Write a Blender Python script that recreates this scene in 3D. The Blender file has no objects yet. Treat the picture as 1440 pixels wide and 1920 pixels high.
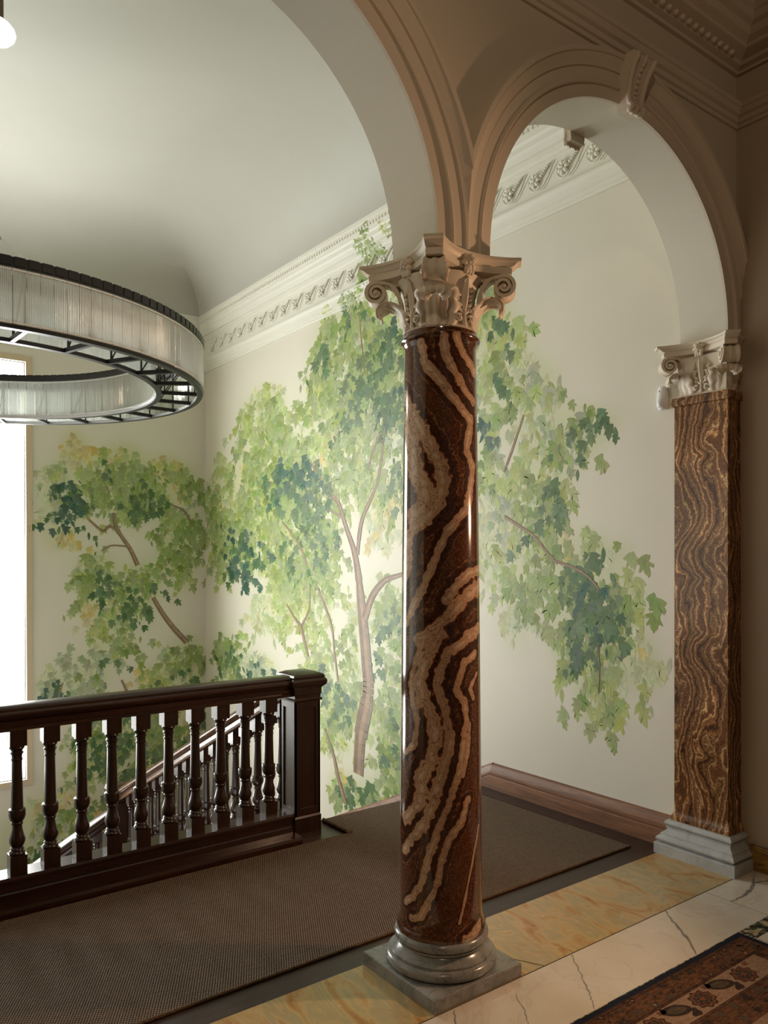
import bpy, bmesh, math, random
from math import sin, cos, pi, sqrt, atan2, radians
from mathutils import Vector

rng = random.Random(11)
scene = bpy.context.scene
COL = scene.collection

# ------------------------------------------------------------------ camera
cam_data = bpy.data.cameras.new('camera')
cam = bpy.data.objects.new('camera', cam_data)
COL.objects.link(cam)
yaw, pitch, roll = 0.9298, -0.0027, -0.0019
cam.location = (-1.925, -2.2266, 1.55)
fw = Vector((cos(yaw)*cos(pitch), sin(yaw)*cos(pitch), sin(pitch)))
rt = Vector((sin(yaw), -cos(yaw), 0)); up = rt.cross(fw)
r2 = rt*cos(roll) + up*sin(roll); u2 = -rt*sin(roll) + up*cos(roll)
from mathutils import Matrix
cam.rotation_euler = Matrix((r2, u2, -fw)).transposed().to_euler()
cam_data.sensor_fit = 'VERTICAL'
cam_data.sensor_height = 36.0
cam_data.lens = 36.0*1468.94/1920.0
cam_data.shift_y = (1048.2-960.0)/1920.0
cam_data.clip_start = 0.05
scene.camera = cam

# ------------------------------------------------------------------ light and exposure
W_X0, W_X1, W_Z0, W_Z1 = -1.83, -0.115, -0.66, 3.50      # window opening in the back wall
world = bpy.data.worlds.new('world'); scene.world = world; world.use_nodes = True
world.node_tree.nodes['Background'].inputs[0].default_value = (0.96, 0.98, 1, 1)
world.node_tree.nodes['Background'].inputs[1].default_value = 2.2

def area(name, loc, rot, sx, sy, power, color):
    l = bpy.data.lights.new(name, 'AREA'); l.shape = 'RECTANGLE'; l.size = sx; l.size_y = sy
    l.energy = power; l.color = color
    o = bpy.data.objects.new(name, l); o.location = loc; o.rotation_euler = rot; COL.objects.link(o); return o
def point(name, loc, power, color, radius):
    l = bpy.data.lights.new(name, 'POINT'); l.energy = power; l.color = color; l.shadow_soft_size = radius
    o = bpy.data.objects.new(name, l); o.location = loc; COL.objects.link(o); return o
# daylight at the tall stair window (area lights point along local -Z)
area('window_daylight', ((W_X0+W_X1)/2, 6.42, (W_Z0+W_Z1)/2), (radians(-90), 0, 0), W_X1-W_X0, W_Z1-W_Z0, 390, (1.0, 0.985, 0.95))
# second tall window of the stair hall, on its left wall, outside the picture
area('side_window_daylight', (-3.66, 2.9, 1.0), (0, radians(-90), 0), 3.4, 2.4, 9, (1.0, 0.98, 0.90))
# wall lamp in the corridor, right of the picture
lamp = bpy.data.lights.new('corridor_wall_lamp', 'SPOT'); lamp.energy = 110; lamp.color = (1.0, 0.60, 0.36); lamp.shadow_soft_size = 0.05
lamp.spot_size = radians(118); lamp.spot_blend = 0.7
lamp_o = bpy.data.objects.new('corridor_wall_lamp', lamp); COL.objects.link(lamp_o); lamp_o.location = (1.70, -1.18, 1.80)
lamp_o.rotation_euler = (Vector((-0.3, -0.15, 1.35))-Vector((1.70, -1.18, 1.80))).to_track_quat('-Z', 'Y').to_euler()
point('corridor_fill_light', (-2.0, -2.7, 3.98), 62, (1.0, 0.76, 0.52), 0.12)  # warm fill added behind the camera to lift the upper arcade wall
scene.view_settings.view_transform = 'Standard'
scene.view_settings.look = 'None'
scene.view_settings.exposure = 0.0
scene.view_settings.gamma = 1.0
scene.view_settings.use_curve_mapping = False
scene.cycles.use_denoising = True
scene.cycles.max_bounces = 8
scene.cycles.diffuse_bounces = 5
scene.cycles.glossy_bounces = 4
scene.cycles.transparent_max_bounces = 16
scene.cycles.caustics_reflective = False
scene.cycles.caustics_refractive = False
scene.cycles.sample_clamp_indirect = 6.0

# ------------------------------------------------------------------ materials
def srgb(r, g, b):
    f = lambda c: (c/255)/12.92 if c/255 <= 0.04045 else (((c/255)+0.055)/1.055)**2.4
    return (f(r), f(g), f(b), 1)
class NT:
    def __init__(self, name):
        self.m = bpy.data.materials.new(name); self.m.use_nodes = True
        self.t = self.m.node_tree; self.b = self.t.nodes['Principled BSDF']
        self.out = self.t.nodes['Material Output']
    def n(self, typ, **kw):
        nd = self.t.nodes.new(typ)
        for k, v in kw.items():
            if k in nd.inputs: nd.inputs[k].default_value = v
            else: setattr(nd, k, v)
        return nd
    def l(self, a, b): self.t.links.new(a, b)
    def coord(self, scale=(1, 1, 1), rot=(0, 0, 0), loc=(0, 0, 0)):
        c = self.n('ShaderNodeTexCoord'); mp = self.n('ShaderNodeMapping')
        mp.inputs['Scale'].default_value = scale; mp.inputs['Rotation'].default_value = rot; mp.inputs['Location'].default_value = loc
        self.l(c.outputs['Object'], mp.inputs[0]); return mp.outputs[0]
    def noise(self, vec, scale, detail=4, rough=0.55, dist=0.0):
        nd = self.n('ShaderNodeTexNoise'); nd.inputs['Scale'].default_value = scale; nd.inputs['Detail'].default_value = detail
        nd.inputs['Roughness'].default_value = rough; nd.inputs['Distortion'].default_value = dist
        self.l(vec, nd.inputs['Vector']); return nd.outputs[0]
    def ramp(self, fac, stops, interp='LINEAR'):
        nd = self.n('ShaderNodeValToRGB'); e = nd.color_ramp.elements; nd.color_ramp.interpolation = interp
        while len(e) < len(stops): e.new(0.5)
        for i, (p, c) in enumerate(stops):
            e[i].position = p; e[i].color = c if len(c) == 4 else (*c, 1)
        self.l(fac, nd.inputs[0]); return nd.outputs[0]
    def math(self, op, a, b=None, c=None):
        nd = self.n('ShaderNodeMath', operation=op)
        for i, x in enumerate((a, b, c)):
            if x is None: continue
            if isinstance(x, (int, float)): nd.inputs[i].default_value = x
            else: self.l(x, nd.inputs[i])
        return nd.outputs[0]
    def mix(self, fac, a, b, mode='MIX'):
        nd = self.n('ShaderNodeMix', data_type='RGBA', blend_type=mode)
        for i, x in ((0, fac), (6, a), (7, b)):
            if isinstance(x, (int, float)): nd.inputs[i].default_value = x
            elif isinstance(x, tuple): nd.inputs[i].default_value = x if len(x) == 4 else (*x, 1)
            else: self.l(x, nd.inputs[i])
        return nd.outputs[2]
    def attr(self, name):
        return self.n('ShaderNodeAttribute', attribute_name=name)
    def bump(self, h, strength=0.3, dist=0.01):
        nd = self.n('ShaderNodeBump'); nd.inputs['Strength'].default_value = strength; nd.inputs['Distance'].default_value = dist
        self.l(h, nd.inputs['Height']); self.l(nd.outputs[0], self.b.inputs['Normal'])
    def set(self, color=None, rough=None, metal=None, spec=None, coat=None):
        if color is not None:
            if isinstance(color, tuple): self.b.inputs['Base Color'].default_value = color if len(color) == 4 else (*color, 1)
            else: self.l(color, self.b.inputs['Base Color'])
        if rough is not None:
            if isinstance(rough, (int, float)): self.b.inputs['Roughness'].default_value = rough
            else: self.l(rough, self.b.inputs['Roughness'])
        if metal is not None: self.b.inputs['Metallic'].default_value = metal
        if spec is not None: self.b.inputs['Specular IOR Level'].default_value = spec
        if coat is not None: self.b.inputs['Coat Weight'].default_value = coat; self.b.inputs['Coat Roughness'].default_value = 0.08
        return self.m

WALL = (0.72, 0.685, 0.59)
def paint(name, color, rough=0.55, bump=0.06, scale=60):
    t = NT(name); v = t.coord()
    n1 = t.noise(v, 1.6, 3); n2 = t.noise(v, scale, 3)
    c = t.mix(t.ramp(n1, [(0.3, (0.96,)*3), (0.7, (1.03,)*3)]), color, color)
    nd = t.mix(1.0, color, t.ramp(n1, [(0.3, (0.96, 0.96, 0.95)), (0.7, (1, 1, 1))]), 'MULTIPLY')
    t.bump(n2, bump, 0.004); return t.set(nd, rough, spec=0.35)
M = {}
M['wall'] = paint('cream_wall_paint', WALL, 0.5)
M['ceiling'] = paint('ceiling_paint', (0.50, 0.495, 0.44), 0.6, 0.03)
M['plaster'] = paint('white_plaster', (0.76, 0.75, 0.66), 0.5, 0.03)
M['arch'] = paint('arcade_plaster', (0.66, 0.585, 0.475), 0.55, 0.12, 45)
M['soffit'] = paint('soffit_plaster', (0.70, 0.67, 0.57), 0.5, 0.16, 45)
M['capital'] = paint('carved_plaster', (0.70, 0.62, 0.50), 0.45, 0.05)
M['corridor'] = paint('corridor_shaded_paint', (0.42, 0.345, 0.25), 0.55)  # arcade paint darkened so the colour carries the wall's shade
M['frame'] = paint('window_frame_paint', (0.62, 0.50, 0.34), 0.45)
M['low_bounce'] = paint('dark_low_bounce_paint', (0.10, 0.065, 0.04), 0.5)  # dark tone picked for unseen corridor walls to cut bounced light
M['white_plastic'] = paint('white_plastic', (0.82, 0.82, 0.84), 0.3, 0.0)

# mural wall: soft painted washes are carried by a colour attribute of the wall mesh
t = NT('mural_wall_paint'); v = t.coord()
a = t.attr('wash'); n2 = t.noise(v, 60, 3); n1 = t.noise(v, 1.6, 3)
t.bump(n2, 0.05, 0.004)
M['mural_wall'] = t.set(t.mix(1.0, a.outputs['Color'], t.ramp(n1, [(0.3, (0.96, 0.96, 0.95)), (0.7, (1, 1, 1))]), 'MULTIPLY'), 0.42, spec=0.35)
t = NT('mural_leaf_paint'); a = t.attr('leaf_color'); v = t.coord()
st = t.noise(t.coord((14, 14, 5)), 6, 3)
M['leaf'] = t.set(t.mix(1.0, a.outputs['Color'], t.ramp(st, [(0.3, (0.86, 0.88, 0.84)), (0.7, (1.08, 1.06, 1.05))]), 'MULTIPLY'), 0.44, spec=0.32)

def wood(name, dark, light, axis, rough, scale=1.0, coat=0.3):
    t = NT(name); sc = [22*scale]*3; sc[axis] = 1.3*scale
    v = t.coord(tuple(sc)); n = t.noise(v, 1.6, 6, 0.6, 0.6); f = t.noise(t.coord(tuple([s*7 for s in sc])), 1.5, 3)
    c = t.ramp(n, [(0.25, dark), (0.75, light)])
    c = t.mix(0.5, c, t.ramp(f, [(0.3, (0.55,)*3), (0.7, (1.1,)*3)]), 'MULTIPLY')
    t.bump(f, 0.06, 0.003); return t.set(c, rough, coat=coat)
M['mahogany'] = wood('dark_mahogany', (0.016, 0.006, 0.0035), (0.045, 0.017, 0.009), 2, 0.28, 1.0, 0.15)
M['mahogany_x'] = wood('dark_mahogany_rail', (0.018, 0.0065, 0.0035), (0.055, 0.020, 0.0105), 0, 0.25, 1.0, 0.15)
M['mahogany_y'] = wood('mahogany_rail_lit', (0.07, 0.028, 0.014), (0.19, 0.085, 0.042), 1, 0.24)  # same mahogany, lightened to carry the window light on the rail
M['walnut'] = wood('walnut_baseboard', (0.085, 0.031, 0.012), (0.34, 0.155, 0.070), 1, 0.5, 1.0, 0.0)
M['floorwood'] = wood('dark_floor_boards', (0.020, 0.009, 0.005), (0.065, 0.030, 0.016), 0, 0.42, 1.0, 0.0)

def marble(name, base, alt, vein, scale=4, rough=0.22, vs=0.5, stretch=(1, 1, 1), rot=0.0):
    t = NT(name); v = t.coord(stretch, (0, 0, rot))
    n = t.noise(v, scale, 6, 0.6, 0.8)
    c = t.ramp(n, [(0.32, base), (0.68, alt)])
    w = t.noise(v, scale*0.7, 7, 0.6, 1.6)
    w = t.math('ABSOLUTE', t.math('SUBTRACT', w, 0.5))
    c = t.mix(t.ramp(w, [(0.0, (vs,)*3), (0.022, (0, 0, 0))]), c, vein)
    return t.set(c, rough, spec=0.5)
M['grey_marble'] = marble('grey_veined_marble', (0.20, 0.20, 0.185), (0.32, 0.325, 0.31), (0.10, 0.10, 0.095), 9, 0.2, 0.6)
M['blue_marble'] = marble('pale_grey_marble', (0.40, 0.41, 0.41), (0.52, 0.53, 0.53), (0.25, 0.26, 0.27), 9, 0.25, 0.35)
M['white_marble'] = marble('white_floor_marble', (0.66, 0.58, 0.47), (0.74, 0.67, 0.57), (0.50, 0.42, 0.34), 3.0, 0.22, 0.35)
M['vein'] = marble('dark_marble_vein', (0.20, 0.19, 0.17), (0.34, 0.31, 0.27), (0.12, 0.12, 0.11), 30, 0.25, 0.5)
M['joint'] = paint('dark_joint', (0.05, 0.04, 0.03), 0.8, 0)
t = NT('yellow_siena_marble')
v = t.coord((3.0, 1.0, 1), (0, 0, radians(-22)))
n = t.noise(v, 2.4, 6, 0.62, 1.1); n2 = t.noise(t.coord(), 7, 5, 0.6, 0.8)
c = t.ramp(n, [(0.30, (0.26, 0.10, 0.022)), (0.40, (0.46, 0.25, 0.075)), (0.50, (0.56, 0.40, 0.18)), (0.58, (0.42, 0.34, 0.18)), (0.66, (0.54, 0.40, 0.19)), (0.76, (0.36, 0.17, 0.045))])
c = t.mix(t.ramp(n2, [(0.60, (0, 0, 0)), (0.72, (0.6,)*3)]), c, (0.42, 0.17, 0.04))
vo = t.n('ShaderNodeTexVoronoi', feature='F1'); vo.inputs['Scale'].default_value = 9; t.l(t.coord((1, 1.6, 1)), vo.inputs['Vector'])
c = t.mix(t.ramp(vo.outputs[0], [(0.06, (0.55,)*3), (0.12, (0, 0, 0))]), c, (0.62, 0.52, 0.36))
M['yellow_marble'] = t.set(c, 0.2)
t = NT('brown_skirting_marble'); n = t.noise(t.coord((1, 2, 6)), 3, 6, 0.6, 1)
M['brown_marble'] = t.set(t.ramp(n, [(0.35, (0.13, 0.055, 0.012)), (0.5, (0.36, 0.20, 0.05)), (0.65, (0.22, 0.10, 0.02))]), 0.2)
t = NT('marble_mosaic'); v = t.coord((1, 1, 1))
n = t.noise(v, 16, 4, 0.6, 1.2)
M['mosaic'] = t.set(t.ramp(n, [(0.40, (0.02, 0.025, 0.02)), (0.47, (0.10, 0.12, 0.09)), (0.53, (0.55, 0.42, 0.26)), (0.62, (0.50, 0.26, 0.08))], 'CONSTANT'), 0.25)

# onyx shaft: band distance is carried by an attribute of the shaft mesh, the shader adds the scalloped fine structure
def onyx(name, attr_name):
    t = NT(name); a = t.attr(attr_name); v = t.coord()
    w0 = t.noise(v, 5, 3, 0.6, 0.5); w1 = t.noise(v, 16, 5, 0.65, 0.3); w2 = t.noise(v, 70, 4, 0.7)
    vo = t.n('ShaderNodeTexVoronoi', feature='SMOOTH_F1'); vo.inputs['Scale'].default_value = 46; t.l(v, vo.inputs['Vector'])
    d = t.math('ADD', a.outputs['Fac'], t.math('MULTIPLY', t.math('SUBTRACT', w0, 0.5), 0.9))
    d = t.math('ADD', d, t.math('MULTIPLY', t.math('SUBTRACT', w1, 0.5), 1.05))
    d = t.math('ADD', d, t.math('MULTIPLY', t.math('SUBTRACT', vo.outputs[0], 0.4), 0.85))
    d = t.math('ADD', d, t.math('MULTIPLY', t.math('SUBTRACT', w2, 0.5), 0.30))
    K = (0.60, 0.40, 0.26); K2 = (0.50, 0.32, 0.20); D = (0.050, 0.0185, 0.010)
    c = t.ramp(t.math('MULTIPLY', d, 0.4), [(0.0, (0.62, 0.47, 0.33)), (0.07, K), (0.095, K2), (0.11, (0.16, 0.065, 0.03)), (0.125, K), (0.20, K2), (0.222, (0.20, 0.08, 0.036)), (0.24, (0.55, 0.34, 0.20)),
        (0.31, (0.56, 0.35, 0.21)), (0.345, (0.34, 0.155, 0.07)), (0.385, (0.11, 0.036, 0.016)), (0.47, D), (0.62, (0.062, 0.024, 0.012)), (0.80, (0.095, 0.036, 0.017)), (0.88, (0.26, 0.13, 0.065)), (0.93, (0.075, 0.028, 0.013)), (1.0, (0.12, 0.044, 0.019))])
    grit = t.noise(v, 120, 4, 0.7)
    mask = t.ramp(d, [(0.95, (0, 0, 0)), (1.3, (1, 1, 1))])
    sp = t.ramp(grit, [(0.46, (0.5, 0.47, 0.45)), (0.66, (2.0, 1.85, 1.7))])
    c = t.mix(t.math('MULTIPLY', mask, 0.85), c, t.mix(1.0, c, sp, 'MULTIPLY'))
    cr = t.math('ABSOLUTE', t.math('SUBTRACT', t.noise(t.coord((1, 1, 2.2)), 4.5, 5, 0.55, 1.2), 0.5))
    c = t.mix(t.ramp(cr, [(0.0, (0.7,)*3), (0.006, (0, 0, 0))]), c, (0.05, 0.02, 0.012))
    return t.set(c, 0.12, spec=0.55, coat=0.35)
M['onyx'] = onyx('banded_red_onyx', 'band')
t = NT('figured_brown_onyx'); v0 = t.coord()
w = t.noise(t.coord((1.0, 1.0, 0.42)), 5.0, 4, 0.55, 0.6)
a = t.attr('figure')
s = t.math('ADD', t.math('MULTIPLY', a.outputs['Fac'], 0.46), t.math('MULTIPLY', w, 1.9))
s = t.math('ADD', s, t.math('MULTIPLY', t.noise(v0, 24, 5, 0.7), 0.34))
fr = t.math('FRACT', s)
c = t.ramp(fr, [(0.0, (0.085, 0.036, 0.015)), (0.10, (0.24, 0.12, 0.045)), (0.13, (0.028, 0.012, 0.007)), (0.17, (0.42, 0.25, 0.11)), (0.22, (0.16, 0.068, 0.028)), (0.36, (0.13, 0.056, 0.024)), (0.40, (0.30, 0.16, 0.065)), (0.425, (0.05, 0.02, 0.010)),
    (0.46, (0.50, 0.33, 0.165)), (0.50, (0.34, 0.17, 0.062)), (0.54, (0.12, 0.05, 0.022)), (0.68, (0.105, 0.044, 0.019)), (0.72, (0.36, 0.16, 0.045)), (0.75, (0.46, 0.30, 0.14)), (0.79, (0.17, 0.072, 0.028)), (0.90, (0.20, 0.09, 0.036)), (0.93, (0.03, 0.012, 0.007)), (1.0, (0.085, 0.036, 0.015))])
gold = t.ramp(t.noise(t.coord((1, 1, 0.5)), 5.5, 3, 0.5, 0.4), [(0.48, (0, 0, 0)), (0.62, (0.55,)*3)])
c = t.mix(gold, c, t.mix(1.0, c, (2.3, 2.4, 2.5), 'MULTIPLY'))
grit = t.ramp(t.noise(v0, 120, 4, 0.75), [(0.38, (0.45,)*3), (0.66, (1.7, 1.6, 1.5))])
M['onyx_brown'] = t.set(t.mix(0.8, c, grit, 'MULTIPLY'), 0.22, spec=0.5)

# sisal runner
t = NT('brown_sisal_weave'); 
def wave(vec, scale, dist=0.0, prof='SIN', axis='X'):
    w = t.n('ShaderNodeTexWave', wave_type='BANDS', bands_direction=axis, wave_profile=prof)
    w.inputs['Scale'].default_value = scale; w.inputs['Distortion'].default_value = dist; w.inputs['Detail'].default_value = 2; w.inputs['Detail Scale'].default_value = 3
    t.l(vec, w.inputs['Vector']); return w.outputs[1]
wa = wave(t.coord((1, 1, 1), (0, 0, radians(28))), 34, 0.8); wb = wave(t.coord((1, 1, 1), (0, 0, radians(-62))), 26, 0.8)
nb = t.noise(t.coord((3, 30, 1)), 3, 3); nf = t.noise(t.coord(), 160, 2)
h = t.math('MULTIPLY', t.math('ADD', t.math('MULTIPLY', wa, 0.75), t.math('MULTIPLY', wb, 0.45)), t.math('ADD', 0.55, t.math('MULTIPLY', nf, 0.9)))
c = t.ramp(h, [(0.18, (0.024, 0.015, 0.010)), (0.5, (0.115, 0.078, 0.053)), (0.95, (0.29, 0.21, 0.155))])
c = t.mix(0.6, c, t.ramp(nb, [(0.3, (0.7, 0.7, 0.72)), (0.7, (1.15, 1.12, 1.08))]), 'MULTIPLY')
t.bump(h, 0.6, 0.006); M['sisal'] = t.set(c, 0.85, spec=0.2)
t = NT('sisal_binding'); nf = t.noise(t.coord((20, 20, 20)), 6, 3)
t.bump(nf, 0.5, 0.004); M['binding'] = t.set(t.ramp(nf, [(0.3, (0.07, 0.04, 0.022)), (0.7, (0.20, 0.125, 0.07))]), 0.8, spec=0.2)
# wool rug
def wool(name, c1, c2, scale=60):
    t = NT(name); n = t.noise(t.coord((1, 2.5, 1)), scale, 4, 0.7); k = t.noise(t.coord((1, 6, 1)), scale*0.4, 3)
    t.bump(n, 0.5, 0.004)
    return t.set(t.mix(0.5, t.ramp(n, [(0.35, c1), (0.65, c2)]), t.ramp(k, [(0.3, (0.75,)*3), (0.7, (1.2,)*3)]), 'MULTIPLY'), 0.9, spec=0.15)
M['rug_navy'] = wool('navy_wool', (0.008, 0.010, 0.018), (0.016, 0.02, 0.035))
M['rug_brown'] = wool('rust_brown_wool', (0.05, 0.021, 0.010), (0.17, 0.076, 0.036), 40)
M['rug_tan'] = wool('tan_wool', (0.22, 0.13, 0.078), (0.36, 0.225, 0.145))
M['rug_dark'] = wool('dark_motif_wool', (0.022, 0.014, 0.012), (0.06, 0.035, 0.025))
M['rug_rust'] = wool('rust_motif_wool', (0.12, 0.04, 0.018), (0.22, 0.085, 0.04))
M['rug_olive'] = wool('olive_motif_wool', (0.06, 0.042, 0.026), (0.11, 0.075, 0.045))
t = NT('black_metal'); M['black_metal'] = t.set((0.012, 0.012, 0.013), 0.38, spec=0.5)
t = NT('polished_steel'); M['steel'] = t.set((0.45, 0.44, 0.42), 0.3, 1.0)
t = NT('brushed_silver'); M['silver'] = t.set((0.75, 0.75, 0.8), 0.3, 0.6)
t = NT('bronze_rod'); M['bronze'] = t.set((0.14, 0.11, 0.07), 0.4, 0.8)
# reeded glass: partly clear, partly scattering, glossy
t = NT('reeded_glass')
tr = t.n('ShaderNodeBsdfTransparent'); tr.inputs[0].default_value = (0.93, 0.95, 0.93, 1)
df = t.n('ShaderNodeBsdfTranslucent'); df.inputs[0].default_value = (0.86, 0.88, 0.85, 1)
d2 = t.n('ShaderNodeBsdfDiffuse'); d2.inputs[0].default_value = (0.80, 0.82, 0.80, 1)
gl = t.n('ShaderNodeBsdfGlossy'); gl.inputs['Roughness'].default_value = 0.12; gl.inputs[0].default_value = (1, 1, 1, 1)
m1 = t.n('ShaderNodeMixShader'); m1.inputs[0].default_value = 0.5; t.l(df.outputs[0], m1.inputs[1]); t.l(d2.outputs[0], m1.inputs[2])
m2 = t.n('ShaderNodeMixShader'); m2.inputs[0].default_value = 0.46; t.l(tr.outputs[0], m2.inputs[1]); t.l(m1.outputs[0], m2.inputs[2])
lw = t.n('ShaderNodeLayerWeight'); lw.inputs[0].default_value = 0.35
m3 = t.n('ShaderNodeMixShader'); t.l(t.math('ADD', 0.10, t.math('MULTIPLY', lw.outputs[1], 0.55)), m3.inputs[0]); t.l(m2.outputs[0], m3.inputs[1]); t.l(gl.outputs[0], m3.inputs[2])
t.l(m3.outputs[0], t.out.inputs[0]); M['glass'] = t.m
t = NT('window_glass')
tr = t.n('ShaderNodeBsdfTransparent'); tr.inputs[0].default_value = (0.96, 0.97, 0.97, 1)
gl = t.n('ShaderNodeBsdfGlossy'); gl.inputs['Roughness'].default_value = 0.03
m1 = t.n('ShaderNodeMixShader'); m1.inputs[0].default_value = 0.05; t.l(tr.outputs[0], m1.inputs[1]); t.l(gl.outputs[0], m1.inputs[2])
t.l(m1.outputs[0], t.out.inputs[0]); M['window_glass'] = t.m
t = NT('sparkle_white'); t.set((0.92, 0.93, 0.92), 0.08, spec=0.9); M['glass_sparkle'] = t.m  # near-white beads that stand for sparkle on the panel ends
t = NT('lit_opal_glass'); t.set((0.9, 0.9, 0.9), 0.25)
t.b.inputs['Emission Color'].default_value = (1, 0.98, 0.95, 1); t.b.inputs['Emission Strength'].default_value = 0.9; M['opal'] = t.m

# ------------------------------------------------------------------ mesh helpers
class MB:
    def __init__(self): self.v = []; self.f = []; self.mi = []
    def add(self, vs, fs, mi=0):
        o = len(self.v); self.v += [tuple(p) for p in vs]; self.f += [tuple(i+o for i in f) for f in fs]; self.mi += [mi]*len(fs); return self
    def box(self, x0, x1, y0, y1, z0, z1, mi=0):
        vs = [(x, y, z) for z in (z0, z1) for y in (y0, y1) for x in (x0, x1)]
        return self.add(vs, [(0, 2, 3, 1), (4, 5, 7, 6), (0, 1, 5, 4), (2, 6, 7, 3), (0, 4, 6, 2), (1, 3, 7, 5)], mi)
    def lathe(self, prof, cx=0, cy=0, seg=48, caps=True, mi=0):
        n = len(prof); vs = []
        for r, z in prof:
            vs += [(cx+r*cos(2*pi*k/seg), cy+r*sin(2*pi*k/seg), z) for k in range(seg)]
        fs = [(i*seg+k, i*seg+(k+1) % seg, (i+1)*seg+(k+1) % seg, (i+1)*seg+k) for i in range(n-1) for k in range(seg)]
        if caps: fs += [tuple(range(seg-1, -1, -1)), tuple((n-1)*seg+k for k in range(seg))]
        return self.add(vs, fs, mi)
    def square(self, prof, cx=0, cy=0, caps=True):     # square-plan stack of (half width, z)
        vs = []
        for h, z in prof: vs += [(cx-h, cy-h, z), (cx+h, cy-h, z), (cx+h, cy+h, z), (cx-h, cy+h, z)]
        n = len(prof)
        fs = [(i*4+k, i*4+(k+1) % 4, i*4+4+(k+1) % 4, i*4+4+k) for i in range(n-1) for k in range(4)]
        if caps: fs += [(3, 2, 1, 0), tuple((n-1)*4+k for k in range(4))]
        return self.add(vs, fs)
    def sweep(self, sections, closed=True, caps=True, loop=False):   # list of equally long point loops
        n = len(sections[0]); m = len(sections); vs = [p for s in sections for p in s]
        kk = n if closed else n-1
        fs = [(i*n+k, i*n+(k+1) % n, ((i+1) % m)*n+(k+1) % n, ((i+1) % m)*n+k) for i in range(m if loop else m-1) for k in range(kk)]
        if caps and closed and not loop: fs += [tuple(range(n-1, -1, -1)), tuple((m-1)*n+k for k in range(n))]
        return self.add(vs, fs)
    def tube(self, pts, rad, seg=8, caps=True):
        pts = [Vector(p) for p in pts]; rs = rad if isinstance(rad, (list, tuple)) else [rad]*len(pts); secs = []; nrm = None
        for i, p in enumerate(pts):
            d = (pts[min(i+1, len(pts)-1)]-pts[max(i-1, 0)]).normalized()
            if nrm is None: nrm = d.cross(Vector((0, 0, 1)) if abs(d.z) < 0.9 else Vector((1, 0, 0))).normalized()
            nrm = (nrm-d*nrm.dot(d)).normalized(); b = d.cross(nrm)
            secs.append([tuple(p+(nrm*cos(2*pi*k/seg)+b*sin(2*pi*k/seg))*rs[i]) for k in range(seg)])
        return self.sweep(secs, True, caps)
    def ellipsoid(self, c, rx, ry, rz, axes=None, seg=12, rings=8):
        A = axes or (Vector((1, 0, 0)), Vector((0, 1, 0)), Vector((0, 0, 1))); c = Vector(c); vs = []
        for i in range(rings+1):
            th = pi*i/rings
            for k in range(seg):
                ph = 2*pi*k/seg
                vs.append(tuple(c+A[0]*rx*sin(th)*cos(ph)+A[1]*ry*sin(th)*sin(ph)+A[2]*rz*cos(th)))
        fs = [(i*seg+k, (i+1)*seg+k, (i+1)*seg+(k+1) % seg, i*seg+(k+1) % seg) for i in range(rings) for k in range(seg)]
        return self.add(vs, fs)
    def build(self, name, mats, parent=None, smooth=30, loc=None, recalc=True, clip=None, bevel=0.0):
        off = Vector(loc) if loc is not None else Vector((0, 0, 0))
        base = off if parent is None else Vector((0, 0, 0))
        if parent is not None:
            q = parent
            while q is not None: base = base+Vector(q.location); q = q.parent
            base = base+off
        me = bpy.data.meshes.new(name)
        me.from_pydata([tuple(Vector(p)-base) for p in self.v], [], self.f)
        for m in (mats if isinstance(mats, (list, tuple)) else [mats]): me.materials.append(m)
        me.polygons.foreach_set('material_index', self.mi)
        if recalc or clip or bevel:
            bm = bmesh.new(); bm.from_mesh(me)
            if recalc or bevel: bmesh.ops.remove_doubles(bm, verts=bm.verts, dist=1e-6)
            for pt, no in (clip or []):
                bmesh.ops.bisect_plane(bm, geom=bm.verts[:]+bm.edges[:]+bm.faces[:], plane_co=Vector(pt)-base, plane_no=no, clear_outer=True)
            if recalc: bmesh.ops.recalc_face_normals(bm, faces=bm.faces)
            if bevel:
                es = [e for e in bm.edges if len(e.link_faces) == 2 and e.calc_face_angle(0) > 0.6]
                bmesh.ops.bevel(bm, geom=es, offset=bevel, segments=2, affect='EDGES', profile=0.5)
            bm.to_mesh(me); bm.free()
        if smooth:
            me.shade_smooth(); me.set_sharp_from_angle(angle=radians(smooth))
        o = bpy.data.objects.new(name, me); COL.objects.link(o)
        if parent is not None: o.parent = parent
        o.location = off
        return o
def tag(o, label=None, category=None, group=None, kind=None):
    if label: o['label'] = label
    if category: o['category'] = category
    if group: o['group'] = group
    if kind: o['kind'] = kind
    return o
def empty(name, loc, label, category, group=None):
    o = bpy.data.objects.new(name, None); o.empty_display_size = 0.1; o.location = loc; COL.objects.link(o)
    return tag(o, label, category, group)
def struct(o, label=None):
    o['kind'] = 'structure'
    if label: o['label'] = label
    return o

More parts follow.
